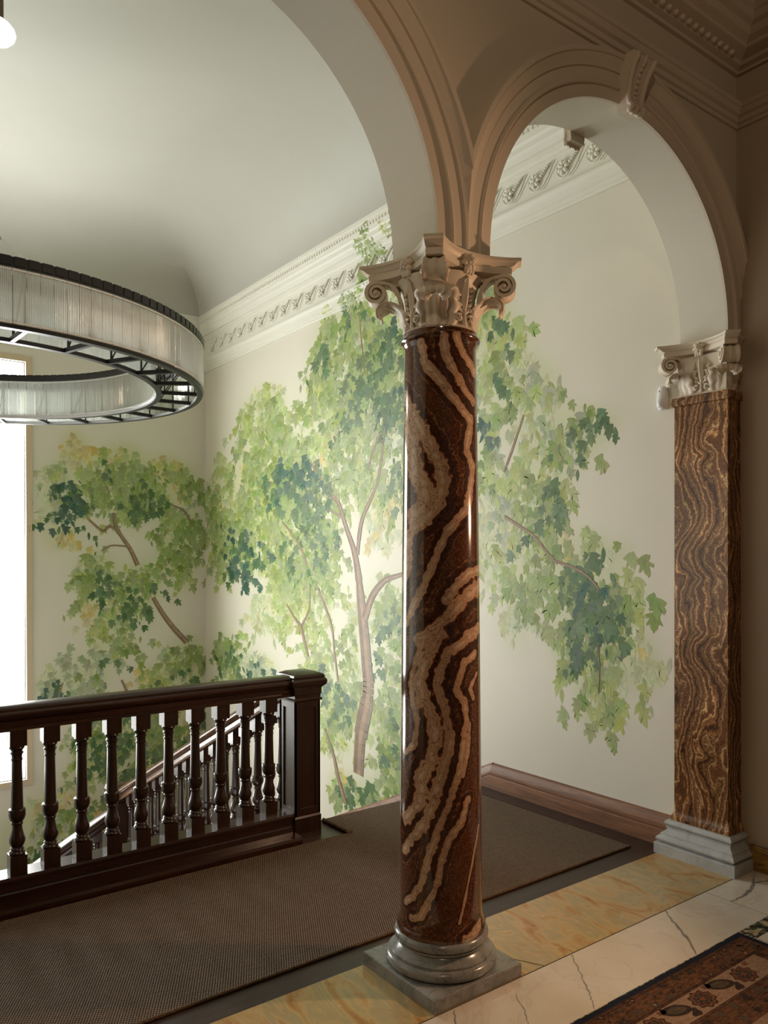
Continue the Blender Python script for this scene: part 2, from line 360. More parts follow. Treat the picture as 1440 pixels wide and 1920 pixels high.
# ------------------------------------------------------------------ tables of the painted foliage (wall coordinates, metres) and of the onyx bands
LEAF_CLUMPS_RIGHT = '''
2.81 4.08 0.14 0.09 llm;2.84 3.93 0.17 0.11 mml;3.18 3.66 0.16 0.12 mmd;3.37 3.52 0.31 0.14 lmm;3.57 3.42 0.26 0.18 mml;3.66 3.36 0.11 0.08 dd;3.05 3.41 0.35 0.2 lplm
2.75 3.43 0.25 0.24 lpl;2.73 3.21 0.24 0.19 lmp;2.7 3.32 0.1 0.11 dt;3.71 3.24 0.11 0.09 md;3.31 3.16 0.41 0.19 mlm;2.91 3.11 0.34 0.2 mmd;2.98 3.04 0.18 0.08 dm
2.98 2.87 0.42 0.2 mlmd;2.64 2.73 0.16 0.14 dtd;2.62 2.59 0.15 0.17 gmp;3.37 2.84 0.33 0.24 lml;3.68 3.02 0.14 0.12 ml;3.79 3.14 0.11 0.11 lm;3.25 2.62 0.3 0.16 mlm
3.72 2.76 0.2 0.19 pl;2.89 2.47 0.25 0.15 lmg;2.95 2.34 0.16 0.13 gml;3.29 2.27 0.28 0.2 lm;2.91 2.21 0.29 0.15 lml;2.64 2.21 0.14 0.15 mdl;2.59 2.02 0.08 0.14 dm
2.75 1.84 0.24 0.17 ppy;2.98 2 0.19 0.13 pl;3.54 2.46 0.21 0.16 py;3.38 2.03 0.07 0.05 l;4.82 3.12 0.45 0.13 plp;4.71 2.91 0.58 0.18 lml;4.96 2.67 0.54 0.24 lplm
4.5 2.56 0.57 0.28 mlm;4.09 2.52 0.39 0.18 plp;4.5 2.27 0.49 0.15 mdm;4.21 2.27 0.42 0.19 dtm;4.05 2.36 0.29 0.11 td;4.96 2.31 0.4 0.2 pyl;3.79 2.09 0.31 0.22 dmd
4.09 1.88 0.49 0.21 mlm;4.72 2.05 0.53 0.27 lpm;3.72 1.83 0.14 0.1 dm;3.58 1.79 0.12 0.09 ml;3.96 1.62 0.4 0.23 mdm;3.9 1.4 0.34 0.19 mlm;4.42 1.42 0.38 0.19 lm
4.29 1.22 0.39 0.2 lpl;4.17 1.47 0.3 0.2 lm;4.59 1.73 0.43 0.21 lmp;5.24 1.88 0.57 0.28 lml;5.43 1.75 0.38 0.19 mtm;5.24 1.58 0.44 0.19 tmd;5.11 1.4 0.12 0.13 tt
3.55 1.62 0.17 0.19 pl;5.85 2.44 0.22 0.3 lp;5.94 2.12 0.23 0.33 lml;5.86 1.7 0.28 0.26 lm;5.78 1.45 0.19 0.12 pl;4.79 0.99 0.29 0.18 p;4.4 0.96 0.21 0.18 pl
5.62 0.62 0.29 0.2 ml;5.54 0.4 0.37 0.17 mmd;5.02 0.45 0.38 0.13 pgp;4.72 0.45 0.22 0.07 gt;3.96 0.52 0.23 0.09 ml;3.67 0.57 0.19 0.16 lmp;3.6 0.46 0.14 0.11 dt
3.74 0.97 0.16 0.17 pl;3.85 1.14 0.13 0.13 pl;3.58 1.2 0.16 0.11 pl;3.72 0.71 0.14 0.1 l;3.38 0.38 0.31 0.21 lml;3.42 0.27 0.13 0.09 dm;3.2 0.27 0.21 0.13 md
3.62 0.05 0.19 0.16 ll;3.48 0.17 0.39 0.23 lmp;3.29 0.01 0.19 0.12 pl;2.91 1.16 0.32 0.22 plp;2.66 1.21 0.18 0.21 mlm;2.7 1.06 0.17 0.13 md;2.95 0.73 0.1 0.1 dd
3.2 0.92 0.11 0.08 ml;3.24 0.69 0.13 0.11 lm;2.63 0.84 0.15 0.23 lpm;3.14 0.75 0.08 0.18 pl;2.78 0.44 0.17 0.19 mdm;2.6 0.36 0.12 0.23 ll;2.67 0.07 0.19 0.19 mlm
2.62 -0.15 0.14 0.17 dmm;3.16 -0.41 0.28 0.15 mld;2.96 -0.44 0.31 0.11 dmd;3.39 -0.44 0.13 0.12 ly;2.77 -0.17 0.18 0.13 ml;2.91 0.23 0.12 0.13 lp;2.6 -0.38 0.1 0.08 m
2.79 2.89 0.21 0.17 mdm;3.37 2.99 0.33 0.14 lp;4.09 2.12 0.29 0.15 md;5.43 2.2 0.31 0.17 lp;5.06 2.45 0.24 0.13 y;1.63 3.3 0.08 0.09 lm;1.51 3.3 0.13 0.08 lp
1.48 3.08 0.07 0.08 dd;1.59 3.15 0.15 0.13 lpl;1.36 3 0.16 0.09 ll;1.62 2.97 0.12 0.12 lp;1.4 2.9 0.04 0.04 dd;1.51 2.8 0.15 0.12 ml;1.44 2.68 0.06 0.06 dd
1.57 2.73 0.12 0.11 ggm;1.34 2.85 0.06 0.07 p;1.38 2.73 0.07 0.04 m;1.26 2.76 0.09 0.06 pp;1.18 2.69 0.12 0.09 ppg;1.34 2.53 0.08 0.06 mm;1.09 2.59 0.1 0.09 gmg
1.17 2.51 0.12 0.1 pl;1.56 2.49 0.11 0.13 gml;1.58 2.35 0.11 0.12 gtg;1.66 2.12 0.06 0.12 lm;1.18 2.37 0.13 0.08 pg;0.84 2.37 0.11 0.06 mg;0.75 2.3 0.07 0.06 dm
0.61 2.33 0.06 0.04 dd;0.72 2.22 0.07 0.06 md;1.03 2.31 0.15 0.09 lmg;0.93 2.22 0.11 0.06 ml;1.13 2.22 0.11 0.1 lp;1.25 2.14 0.06 0.05 gl;0.99 2.07 0.05 0.07 mm
0.87 2.11 0.05 0.04 dg;1.56 2.06 0.13 0.12 plp;1.15 2.02 0.11 0.07 ml;1.38 1.95 0.16 0.12 pgp;1.09 1.93 0.07 0.1 dm;0.96 1.95 0.06 0.08 l;1.01 1.89 0.08 0.06 md
1.59 1.85 0.11 0.14 pgp;1.18 1.84 0.15 0.11 lml;1.06 1.8 0.11 0.08 ml;1.29 1.73 0.12 0.12 pl;1.13 1.68 0.11 0.09 mml;1.02 1.67 0.05 0.07 dd;0.97 1.68 0.03 0.07 y
1.57 1.67 0.1 0.13 p;1.49 1.49 0.13 0.12 plp;1.53 1.54 0.05 0.06 l;1.41 1.37 0.08 0.06 mm;1.23 1.43 0.16 0.12 ppl;1.2 1.47 0.07 0.05 m;1.18 1.37 0.09 0.05 mml
1.26 1.26 0.09 0.05 mm;1.36 1.1 0.1 0.14 p;1.01 1.46 0.11 0.08 mmd;0.9 1.4 0.08 0.08 dd;0.93 1.31 0.14 0.1 mm;0.76 1.64 0.08 0.04 lp;0.7 1.56 0.1 0.09 mdm
0.67 1.49 0.06 0.07 dd;0.51 1.57 0.05 0.04 mm;0.78 1.5 0.06 0.08 lp;0.83 1.24 0.12 0.1 md;0.74 1.28 0.13 0.13 dtd;0.7 1.17 0.14 0.11 ddm;0.8 1.1 0.13 0.1 tdd
0.61 1.3 0.1 0.1 mdm;0.5 1.35 0.08 0.07 ml;0.48 1.24 0.1 0.11 lpl;0.58 1.19 0.08 0.1 md;0.54 1.08 0.09 0.09 ply;1.03 1.1 0.08 0.07 mm;0.94 0.97 0.05 0.1 ll
0.84 0.92 0.06 0.06 lm;0.72 0.94 0.08 0.08 ml;0.61 0.99 0.06 0.09 md;0.89 1 0.05 0.05 dd;0.55 1.11 0.03 0.04 dd;0.41 1.01 0.06 0.05 p;0.36 0.96 0.05 0.08 p
0.48 0.89 0.05 0.06 pl;0.37 0.89 0.03 0.05 lp;0.74 0.8 0.09 0.06 lm;0.61 0.82 0.06 0.11 pl;0.72 0.71 0.08 0.08 ll;0.59 0.7 0.05 0.1 lm;0.75 0.62 0.03 0.06 l
0.66 0.63 0.03 0.05 l;0.69 0.87 0.08 0.06 pl'''
LEAF_CLUMPS_BACK = '''
0.32 2.2 0.14 0.16 ttd;0.36 2.02 0.13 0.2 dtd;0.19 2.31 0.16 0.19 ppg;0.26 2.43 0.12 0.12 lp;0.39 2.65 0.1 0.13 y;0.35 2.74 0.06 0.08 y;0.19 1.75 0.11 0.1 yp
0.13 2.07 0.11 0.16 pg;0.55 2.35 0.14 0.15 ml;0.63 2.18 0.12 0.16 mm;0.71 2.42 0.12 0.11 mdm;0.51 2.45 0.11 0.13 pl;0.67 2.56 0.08 0.15 lp;0.89 2.66 0.14 0.08 yl
0.81 2.54 0.14 0.13 lp;0.95 2.44 0.21 0.16 mml;1.11 2.44 0.18 0.14 mlm;1.09 2.29 0.21 0.17 mdm;1.22 2.17 0.13 0.14 ddm;0.84 2.22 0.15 0.17 ml;0.95 2.04 0.13 0.13 ll
1.04 2.12 0.13 0.12 dm;1.33 2.56 0.11 0.08 y;1.45 2.51 0.15 0.08 yl;1.6 2.39 0.15 0.16 mml;1.71 2.23 0.09 0.11 mg;1.34 2.36 0.12 0.15 yl;1.34 2.08 0.09 0.12 l
1.55 1.87 0.2 0.22 lmp;1.69 1.81 0.12 0.17 mm;1.36 1.73 0.12 0.15 ml;1.34 1.52 0.07 0.12 mm;1.52 1.54 0.14 0.16 lml;1.56 1.32 0.09 0.12 l;0.48 1.4 0.12 0.14 gpm
0.59 1.37 0.14 0.15 mml;0.66 1.25 0.1 0.14 dd;0.62 1.53 0.1 0.1 lm;0.49 1.16 0.08 0.08 ml;0.53 1.02 0.08 0.09 yp;0.98 1.38 0.17 0.13 lm;1.15 1.36 0.11 0.13 ll
0.98 1.21 0.15 0.15 ml;1.02 1.07 0.13 0.14 ddm;1 0.96 0.13 0.09 dd;1.17 1.16 0.08 0.08 dm;0.86 1.17 0.1 0.16 lp;0.78 0.95 0.09 0.13 pl;0.62 0.76 0.12 0.15 lp
0.77 0.72 0.11 0.15 mml;0.7 0.54 0.16 0.11 ggd;0.91 0.63 0.07 0.06 m;0.33 0.39 0.18 0.14 gpg;0.48 0.21 0.16 0.13 gmg;0.2 0.18 0.1 0.1 tdt;0.09 0.23 0.1 0.13 pg
0.58 0.33 0.11 0.11 p;1.14 0.24 0.12 0.09 yl;1.26 0.11 0.15 0.08 l;1.58 0.45 0.19 0.16 mml;1.67 0.27 0.14 0.18 mlm;1.42 0.35 0.16 0.18 plp;1.57 0.15 0.14 0.08 md
1.63 0.59 0.06 0.05 m;0.57 -0.13 0.19 0.22 gmd;0.79 -0.3 0.23 0.23 mdm;0.73 -0.58 0.19 0.2 ddm;1.08 -0.34 0.24 0.23 mmy;1.03 -0.68 0.21 0.21 dmd;1.38 -0.32 0.22 0.24 my
1.44 -0.69 0.21 0.21 mdm;1.72 -0.3 0.1 0.24 md;1.69 -0.72 0.13 0.21 md;0.44 -0.36 0.12 0.17 pm;0.4 -0.64 0.11 0.17 pl;0.9 -0.89 0.17 0.17 md;1.26 -1.01 0.18 0.18 mmy
0.24 -0.88 0.13 0.13 yp;-0.06 -0.99 0.15 0.13 yp;-0.21 -1.17 0.15 0.14 pym;0.09 -1.23 0.17 0.14 mp;0.3 -1.17 0.14 0.14 my;-0.06 -1.42 0.2 0.15 mdm;-0.26 -1.37 0.12 0.14 md
0.19 -1.47 0.16 0.13 md;0.51 -1.1 0.14 0.17 mym;1.63 -1.08 0.15 0.18 md;-0.28 -1.63 0.12 0.11 dm'''
BRANCHES_RIGHT = [
    [(3.128, -0.261, 0.1421), (3.096, 0.065, 0.1504), (2.988, 0.434, 0.1484), (3.01, 0.694, 0.14), (3.047, 0.954, 0.1319), (3.085, 1.172, 0.1148), (3.123, 1.392, 0.0754), (3.184, 1.596, 0.0581), (3.295, 1.787, 0.0453), (3.368, 1.917, 0.0411), (3.426, 2.021, 0.0368), (3.579, 2.123, 0.0328), (3.728, 2.267, 0.0286), (3.882, 2.415, 0.0194)],
    [(3.137, 1.569, 0.0489), (3.075, 1.842, 0.0397), (2.924, 2.044, 0.0303), (2.843, 2.168, 0.0257), (2.792, 2.359, 0.0213), (2.749, 2.583, 0.0127)],
    [(3.344, 1.88, 0.0228), (3.528, 1.952, 0.0233), (3.747, 1.996, 0.0143)],
    [(3.032, 1.043, 0.0702), (2.926, 1.231, 0.0649), (2.767, 1.356, 0.0509), (2.6, 1.401, 0.0374), (2.533, 1.415, 0.0329)],
    [(4.326, 1.105, 0.0153), (4.156, 0.968, 0.025), (4.059, 0.905, 0.0346), (3.992, 0.772, 0.0295), (3.927, 0.641, 0.0244)],
    [(4.039, 0.916, 0.0247), (3.906, 1.081, 0.0195), (3.896, 1.285, 0.0146)],
    [(4.405, 1.892, 0.0154), (4.202, 1.759, 0.0201), (4.036, 1.617, 0.0247), (3.942, 1.474, 0.0195)],
    [(3.768, 1.284, 0.0144), (3.626, 1.095, 0.0236), (3.523, 0.919, 0.0233), (3.49, 0.727, 0.0232), (3.432, 0.469, 0.0184)],
    [(3.648, 0.031, 0.0189), (3.51, -0.168, 0.0325), (3.435, -0.347, 0.0415), (3.32, -0.549, 0.0455)],
    [(3.1, 3.558, 0.0088), (3.07, 3.33, 0.0132), (3.025, 3.058, 0.0131)],
    [(2.982, 2.266, 0.0174), (2.908, 2.406, 0.0216), (2.806, 2.548, 0.017)],
    [(1.441, 2.108, 0.0141), (1.378, 2.225, 0.0174), (1.297, 2.388, 0.0138), (1.265, 2.459, 0.0103)],
    [(1.437, 1.816, 0.0211), (1.322, 1.756, 0.0207), (1.184, 1.684, 0.0203), (1.07, 1.575, 0.0199), (0.984, 1.51, 0.0163)],
    [(1.027, 1.529, 0.0165), (0.844, 1.478, 0.0192), (0.742, 1.423, 0.0157), (0.673, 1.356, 0.0124)],
    [(0.689, 1.032, 0.0093), (0.674, 0.91, 0.0093), (0.681, 0.754, 0.0062)],
]
BRANCHES_BACK = [
    [(0.757, 2.022, 0.0284), (0.779, 1.881, 0.0398), (0.852, 1.757, 0.04), (0.933, 1.637, 0.046), (1.013, 1.464, 0.052)],
    [(1.184, 1.111, 0.0468), (1.286, 0.937, 0.0531), (1.414, 0.765, 0.0595), (1.57, 0.594, 0.0661)],
    [(0.784, 1.853, 0.0284), (0.7, 1.879, 0.0283), (0.644, 1.827, 0.0282), (0.48, 1.963, 0.0223)],
    [(0.91, 1.666, 0.0172), (0.733, 1.676, 0.017), (0.627, 1.619, 0.0113)],
    [(1.387, 2.137, 0.0178), (1.536, 2.077, 0.024), (1.612, 1.965, 0.0241)],
    [(0.663, 2.341, 0.0113), (0.712, 2.23, 0.017)],
    [(0.837, 0.237, 0.0229), (0.905, 0.087, 0.0287)],
    [(0.236, 0.267, 0.0164), (0.184, 0.108, 0.0218)],
]
ONYX_BANDS = [
    ([(-0.072, 2.319), (-0.057, 2.247), (-0.006, 2.188), (0.039, 2.128), (0.088, 2.075), (0.133, 2.039), (0.113, 1.98), (0.104, 1.932), (0.143, 1.878), (0.132, 1.831), (0.122, 1.771), (0.103, 1.723), (0.058, 1.676), (0.026, 1.646), (-0.006, 1.574), (-0.037, 1.503), (-0.071, 1.431), (-0.119, 1.354), (-0.164, 1.294)], 0.0169),
    ([(0.013, 2.337), (0.019, 2.277), (0.052, 2.218), (0.088, 2.158), (0.145, 2.116)], 0.0169),
    ([(0.059, 2.337), (0.096, 2.277), (0.16, 2.224)], 0.0169),
    ([(-0.174, 2.146), (-0.121, 2.087), (-0.071, 2.009), (-0.031, 1.944), (0.001, 1.878), (0.007, 1.813), (-0.006, 1.741), (-0.057, 1.682), (-0.102, 1.652)], 0.0263),
    ([(-0.156, 2.063), (-0.121, 1.98), (-0.094, 1.86), (-0.057, 1.801), (-0.051, 1.741), (-0.102, 1.7)], 0.0375),
    ([(-0.14, 1.622), (-0.14, 1.533), (-0.184, 1.443)], 0.03),
    ([(0.188, 1.503), (0.112, 1.491), (0.058, 1.443), (0.019, 1.396)], 0.0175),
    ([(0.188, 1.443), (0.095, 1.407), (0.052, 1.36), (0.013, 1.324), (-0.037, 1.276), (-0.078, 1.246)], 0.0275),
    ([(0.191, 1.294), (0.103, 1.27)], 0.0175),
    ([(-0.066, 1.254), (-0.088, 1.198), (-0.105, 1.149), (-0.123, 1.087), (-0.104, 1.013), (-0.088, 0.951), (-0.104, 0.871), (-0.155, 0.834)], 0.0129),
    ([(0.001, 1.278), (-0.038, 1.217), (-0.066, 1.155), (-0.08, 1.093), (-0.052, 1.025), (-0.025, 0.964), (-0.018, 0.896), (-0.038, 0.822), (-0.08, 0.748), (-0.066, 0.705), (-0.096, 0.649), (-0.154, 0.594)], 0.0259),
    ([(0.181, 1.284), (0.083, 1.241), (0.027, 1.21), (0.001, 1.149), (-0.012, 1.087), (0.014, 1.013), (0.027, 0.945), (0.034, 0.89), (0.014, 0.81), (-0.012, 0.736), (-0.025, 0.674), (-0.058, 0.6), (-0.104, 0.544), (-0.166, 0.47)], 0.0194),
    ([(0.149, 1.198), (0.091, 1.173), (0.068, 1.112), (0.054, 1.075), (0.091, 1.025), (0.099, 0.958), (0.083, 0.871), (0.076, 0.797), (0.047, 0.723), (0.027, 0.662), (-0.005, 0.594), (-0.025, 0.532), (-0.052, 0.458), (-0.073, 0.378), (-0.112, 0.316), (-0.152, 0.291)], 0.0142),
    ([(0.162, 1.124), (0.117, 1.075), (0.137, 1.038)], 0.0091),
    ([(0.116, 0.945), (0.107, 0.859), (0.083, 0.766)], 0.0091),
    ([(0.107, 0.68), (0.075, 0.6), (0.027, 0.538), (0.001, 0.458), (-0.012, 0.39), (-0.045, 0.316), (-0.08, 0.254), (-0.121, 0.242)], 0.0129),
    ([(0.172, 0.569), (0.135, 0.47), (0.107, 0.378), (0.083, 0.291), (0.068, 0.242)], 0.0058),
    ([(0.169, 0.211), (0.098, 0.18)], 0.0181),
]

# ------------------------------------------------------------------ the building: dimensions
XR = 1.80            # mural wall of the stair hall
XC = 1.86            # right wall of the corridor
XL = -3.69
YB = 6.18            # back wall
HT = 0.125           # half thickness of the arcade wall
ARCH_R, ARCH_Z = 0.817, 2.672
ARCH_C = [0.943, -0.943, -2.829]
PIER_Z = 2.636
Z_LOW = -3.2

# ---- mural wall (right wall of the stair hall), with painted washes
def leaf_tables(txt):
    out = []
    for it in txt.replace('\n', ';').split(';'):
        if not it.strip(): continue
        a, b, c, d, tt = it.split(); out.append((float(a), float(b), float(c), float(d), tt))
    return out
CL_R = leaf_tables(LEAF_CLUMPS_RIGHT); CL_B = leaf_tables(LEAF_CLUMPS_BACK)
def wash_color(h, z, clumps):
    s = 0.0; yl = 0.0
    for (ch, cz, rh, rz, tt) in clumps:
        dh = (h-ch)/(rh*1.05+0.05); dz = (z-cz)/(rz*1.05+0.05); q = dh*dh+dz*dz
        if q < 4:
            g = math.exp(-q*1.3); s += g*(0.42 if tt[0] in 'pyg' else 0.36)
            if 'y' in tt: yl += g*0.3
    s = min(s, 0.5); yl = min(yl, 0.4)
    g = (0.50, 0.585, 0.27); y = (0.66, 0.58, 0.26)
    c = [WALL[i]*(1-s)+g[i]*s for i in range(3)]
    return [c[i]*(1-yl)+y[i]*yl for i in range(3)]
def wash_wall(name, axis, val, h0, h1, z0, z1, clumps, step, holes=()):
    nh = int((h1-h0)/step); nz = int((z1-z0)/step)
    hs = sorted(set([h0+(h1-h0)*i/nh for i in range(nh+1)]+[q for hl in holes for q in hl[:2]]))
    zs = sorted(set([z0+(z1-z0)*i/nz for i in range(nz+1)]+[q for hl in holes for q in hl[2:]]))
    mb = MB(); W = len(hs)
    vs = [((val, h, z) if axis == 0 else (h, val, z)) for z in zs for h in hs]
    fs = []
    for j in range(len(zs)-1):
        for i in range(W-1):
            ch, cz = (hs[i]+hs[i+1])/2, (zs[j]+zs[j+1])/2
            if any(a < ch < b and c < cz < d for a, b, c, d in holes): continue
            fs.append((j*W+i, j*W+i+1, (j+1)*W+i+1, (j+1)*W+i))
    # thickness: an outer skin behind the painted face
    mb.add(vs, fs)
    o = mb.build(name, [M['mural_wall']], smooth=0, recalc=False)
    at = o.data.color_attributes.new('wash', 'FLOAT_COLOR', 'POINT')
    buf = []
    for p in o.data.vertices:
        h = p.co.y if axis == 0 else p.co.x
        buf += [*wash_color(h, p.co.z, clumps), 1.0]
    at.data.foreach_set('color', buf)
    return o
wall_right = struct(wash_wall('wall_right', 0, XR, 0.149, YB, Z_LOW, 4.30, CL_R, 0.05))
wall_back = struct(wash_wall('wall_back', 1, YB, XL, XR, Z_LOW, 4.30, CL_B, 0.05, [(W_X0, W_X1, W_Z0, W_Z1)]))
struct(MB().box(XR+0.004, XR+0.25, 0.149, YB+0.2, Z_LOW, 4.6).build('wall_right_core', M['wall'], wall_right, smooth=0))

# ---- window in the back wall
win = MB()
for (x0, x1, z0, z1) in ((W_X0-0.16, W_X0, W_Z0-0.2, W_Z1+0.2), (W_X1, W_X1+0.16, W_Z0-0.2, W_Z1+0.2), (W_X0, W_X1, W_Z1, W_Z1+0.2), (W_X0, W_X1, W_Z0-0.2, W_Z0)):
    win.box(x0, x1, YB+0.012, YB+0.26, z0, z1)
window = struct(win.build('window_1', M['plaster'], smooth=0))
fr = MB()
for (x0, x1, z0, z1) in ((W_X0-0.055, W_X0, W_Z0-0.06, W_Z1+0.055), (W_X1, W_X1+0.055, W_Z0-0.06, W_Z1+0.055), (W_X0, W_X1, W_Z1, W_Z1+0.055), (W_X0, W_X1, W_Z0-0.06, W_Z0)):
    fr.box(x0, x1, YB-0.025, YB+0.05, z0, z1)
fr.build('window_frame', M['frame'], window, smooth=0)
MB().box(W_X0, W_X1, YB+0.18, YB+0.19, W_Z0, W_Z1).build('window_pane', M['window_glass'], window, smooth=0)

# ---- the other walls, floors and ceilings
struct(MB().box(XL-0.2, XL, 0.0, YB+0.2, Z_LOW, 4.6).build('wall_left', M['wall'], smooth=0))
struct(MB().box(XC, XC+0.2, -4.2, 0.149, -0.2, 4.4).build('wall_corridor_right', M['corridor'], smooth=0))
struct(MB().box(-5.2, XC+0.2, -4.4, -4.2, -0.2, 4.4).build('wall_corridor_front', M['low_bounce'], smooth=0))
struct(MB().box(-5.4, XL-0.05, -0.05, 0.1, -0.2, 4.4).build('wall_corridor_back', M['low_bounce'], smooth=0))
struct(MB().box(-5.4, -5.2, -4.4, 0.2, -0.2, 4.4).build('wall_corridor_left', M['low_bounce'], smooth=0))
struct(MB().box(-5.4, XC+0.2, -4.4, HT-0.02, 4.16, 4.3).build('ceiling_corridor', M['low_bounce'], smooth=0))
struct(MB().box(XL, XR+0.0, HT, YB, Z_LOW-0.1, Z_LOW).build('floor_lower_hall', M['floorwood'], smooth=0))

# ---- coved ceiling of the stair hall
IN0, IN1, CZ0, CZ1 = 0.13, 1.15, 4.235, 4.82
prof = [(0.0, CZ0-0.02), (IN0, CZ0)]
for k in range(1, 25):
    a = pi/2*k/24; prof.append((IN0+(IN1-IN0)*(1-cos(a)), CZ0+(CZ1-CZ0)*sin(a)))
mb = MB()
def ring(s): return [(XL+s, HT+s), (XR-s, HT+s), (XR-s, YB-s), (XL+s, YB-s)]
for side in range(4):
    secs = []
    for s, z in prof:
        r = ring(s); a = r[side]; b = r[(side+1) % 4]
        secs.append([(a[0]+(b[0]-a[0])*k/12, a[1]+(b[1]-a[1])*k/12, z) for k in range(13)])
    mb.sweep(secs, closed=False, caps=False)
r = ring(IN1); mb.add([(p[0], p[1], CZ1) for p in r], [(0, 1, 2, 3)])
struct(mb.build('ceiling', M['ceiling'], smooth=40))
struct(MB().box(XL-0.2, XR+0.25, HT-0.1, YB+0.25, 4.9, 5.0).build('ceiling_slab', M['ceiling'], smooth=0))

# ---- arcade wall with three round arches
ZT = 4.92
mb = MB()
N = 48
xs_all = []
edges = sorted([(c-ARCH_R, c+ARCH_R, c) for c in ARCH_C])
cur = XL-0.2
for a, b, c in edges:
    for y in (-HT, HT): mb.add([(cur, y, PIER_Z), (a, y, PIER_Z), (a, y, ZT), (cur, y, ZT)], [(0, 1, 2, 3)])
    mb.add([(cur, -HT, PIER_Z), (a, -HT, PIER_Z), (a, HT, PIER_Z), (cur, HT, PIER_Z)], [(0, 1, 2, 3)])
    cur = b
    arc = [(a, PIER_Z)]+[(c-ARCH_R*cos(pi*k/N), ARCH_Z+ARCH_R*sin(pi*k/N)) for k in range(N+1)]+[(b, PIER_Z)]
    for (xa, za), (xb, zb) in zip(arc, arc[1:]):
        if xb-xa > 1e-6:
            for y in (-HT, HT): mb.add([(xa, y, za), (xb, y, zb), (xb, y, ZT), (xa, y, ZT)], [(0, 1, 2, 3)])
        mb.add([(xa, -HT, za), (xb, -HT, zb), (xb, HT, zb), (xa, HT, za)], [(0, 1, 2, 3)], 1)
for y in (-HT, HT): mb.add([(cur, y, PIER_Z), (XC, y, PIER_Z), (XC, y, ZT), (cur, y, ZT)], [(0, 1, 2, 3)])
mb.add([(cur, -HT, PIER_Z), (XC, -HT, PIER_Z), (XC, HT, PIER_Z), (cur, HT, PIER_Z)], [(0, 1, 2, 3)])
arcade = struct(mb.build('wall_arcade', [M['arch'], M['soffit']], smooth=25, recalc=False))

# archivolt mouldings on the corridor face: profile (radius, projection)
AP = [(0.0, 0.0), (0.0, 0.012), (0.052, 0.014), (0.054, 0.026), (0.060, 0.029), (0.066, 0.026), (0.068, 0.020), (0.115, 0.022), (0.117, 0.030), (0.132, 0.033), (0.150, 0.046), (0.160, 0.050), (0.162, 0.057), (0.180, 0.059), (0.183, 0.052), (0.184, 0.0)]
for c in ARCH_C:
    secs = []
    for k in range(-4, 69):
        a = pi*k/64
        if k < 0 or k > 64:
            d = (-k if k < 0 else k-64)*0.009; sx = 1 if k < 0 else -1
            secs.append([(c+sx*(ARCH_R+r), -HT-p, ARCH_Z-d) for r, p in AP])
        else:
            secs.append([(c+(ARCH_R+r)*cos(a), -HT-p, ARCH_Z+(ARCH_R+r)*sin(a)) for r, p in AP])
    mb = MB().sweep(secs, closed=True, caps=True)
    mb.build('archivolt', M['arch'], arcade, smooth=25, clip=[((c+0.943, 0, 0), (1, 0, 0)), ((c-0.943, 0, 0), (-1, 0, 0)), ((XC, 0, 0), (1, 0, 0))])

# scroll keystones over the right-hand arch, corridor side and stair side
def keystone(cx, side, kd):
    y0 = side*HT; mb = MB()
    prof = [(0.155, 3.668), (0.165, 3.655), (0.160, 3.640), (0.140, 3.628), (0.118, 3.60), (0.098, 3.565), (0.085, 3.53), (0.080, 3.50), (0.084, 3.475), (0.098, 3.470), (0.102, 3.456), (0.088, 3.447), (0.0, 3.450)]
    prof = [(d*kd, z) for d, z in prof]
    def w(z): return 0.044+0.026*(z-3.44)/0.23
    L = [(cx-w(z), y0+side*d, z) for d, z in prof]+[(cx-w(3.668), y0, 3.668)]
    Rr = [(cx+w(z), y0+side*d, z) for d, z in prof]+[(cx+w(3.668), y0, 3.668)]
    mb.sweep([L, Rr], True, True)
    o = mb.build('keystone', M['arch'], arcade, smooth=35)
    tag(o, label='scrolled plaster keystone at the crown of the arch')
    rb = MB()
    for sx in (-0.85, 0.85):
        rb.tube([(cx+sx*w(z), y0+side*(d+0.004), z) for d, z in prof[1:-1]], 0.012, 8)
    rb.build('scroll_rib', M['arch'], o, smooth=60)
    bd = MB()
    for k in range(15):
        q = k/14*(len(prof)-4)+1; i = int(q); f = q-i
        d = prof[i][0]*(1-f)+prof[i+1][0]*f; z = prof[i][1]*(1-f)+prof[i+1][1]*f
        bd.ellipsoid((cx, y0+side*(d+0.003), z), 0.008, 0.008, 0.009, seg=8, rings=6)
    bd.build('bead_row', M['arch'], o, smooth=60)
    lf = MB()
    for k in range(5):
        lf.ellipsoid((cx+(k-2)*0.019, y0+side*0.088*kd, 3.450-0.004*(k % 2)), 0.0115, 0.022*kd, 0.015, seg=10, rings=6)
    lf.build('leaf_tip', M['arch'], o, smooth=60)
keystone(ARCH_C[0], -1, 0.68); keystone(ARCH_C[0], 1, 0.34)

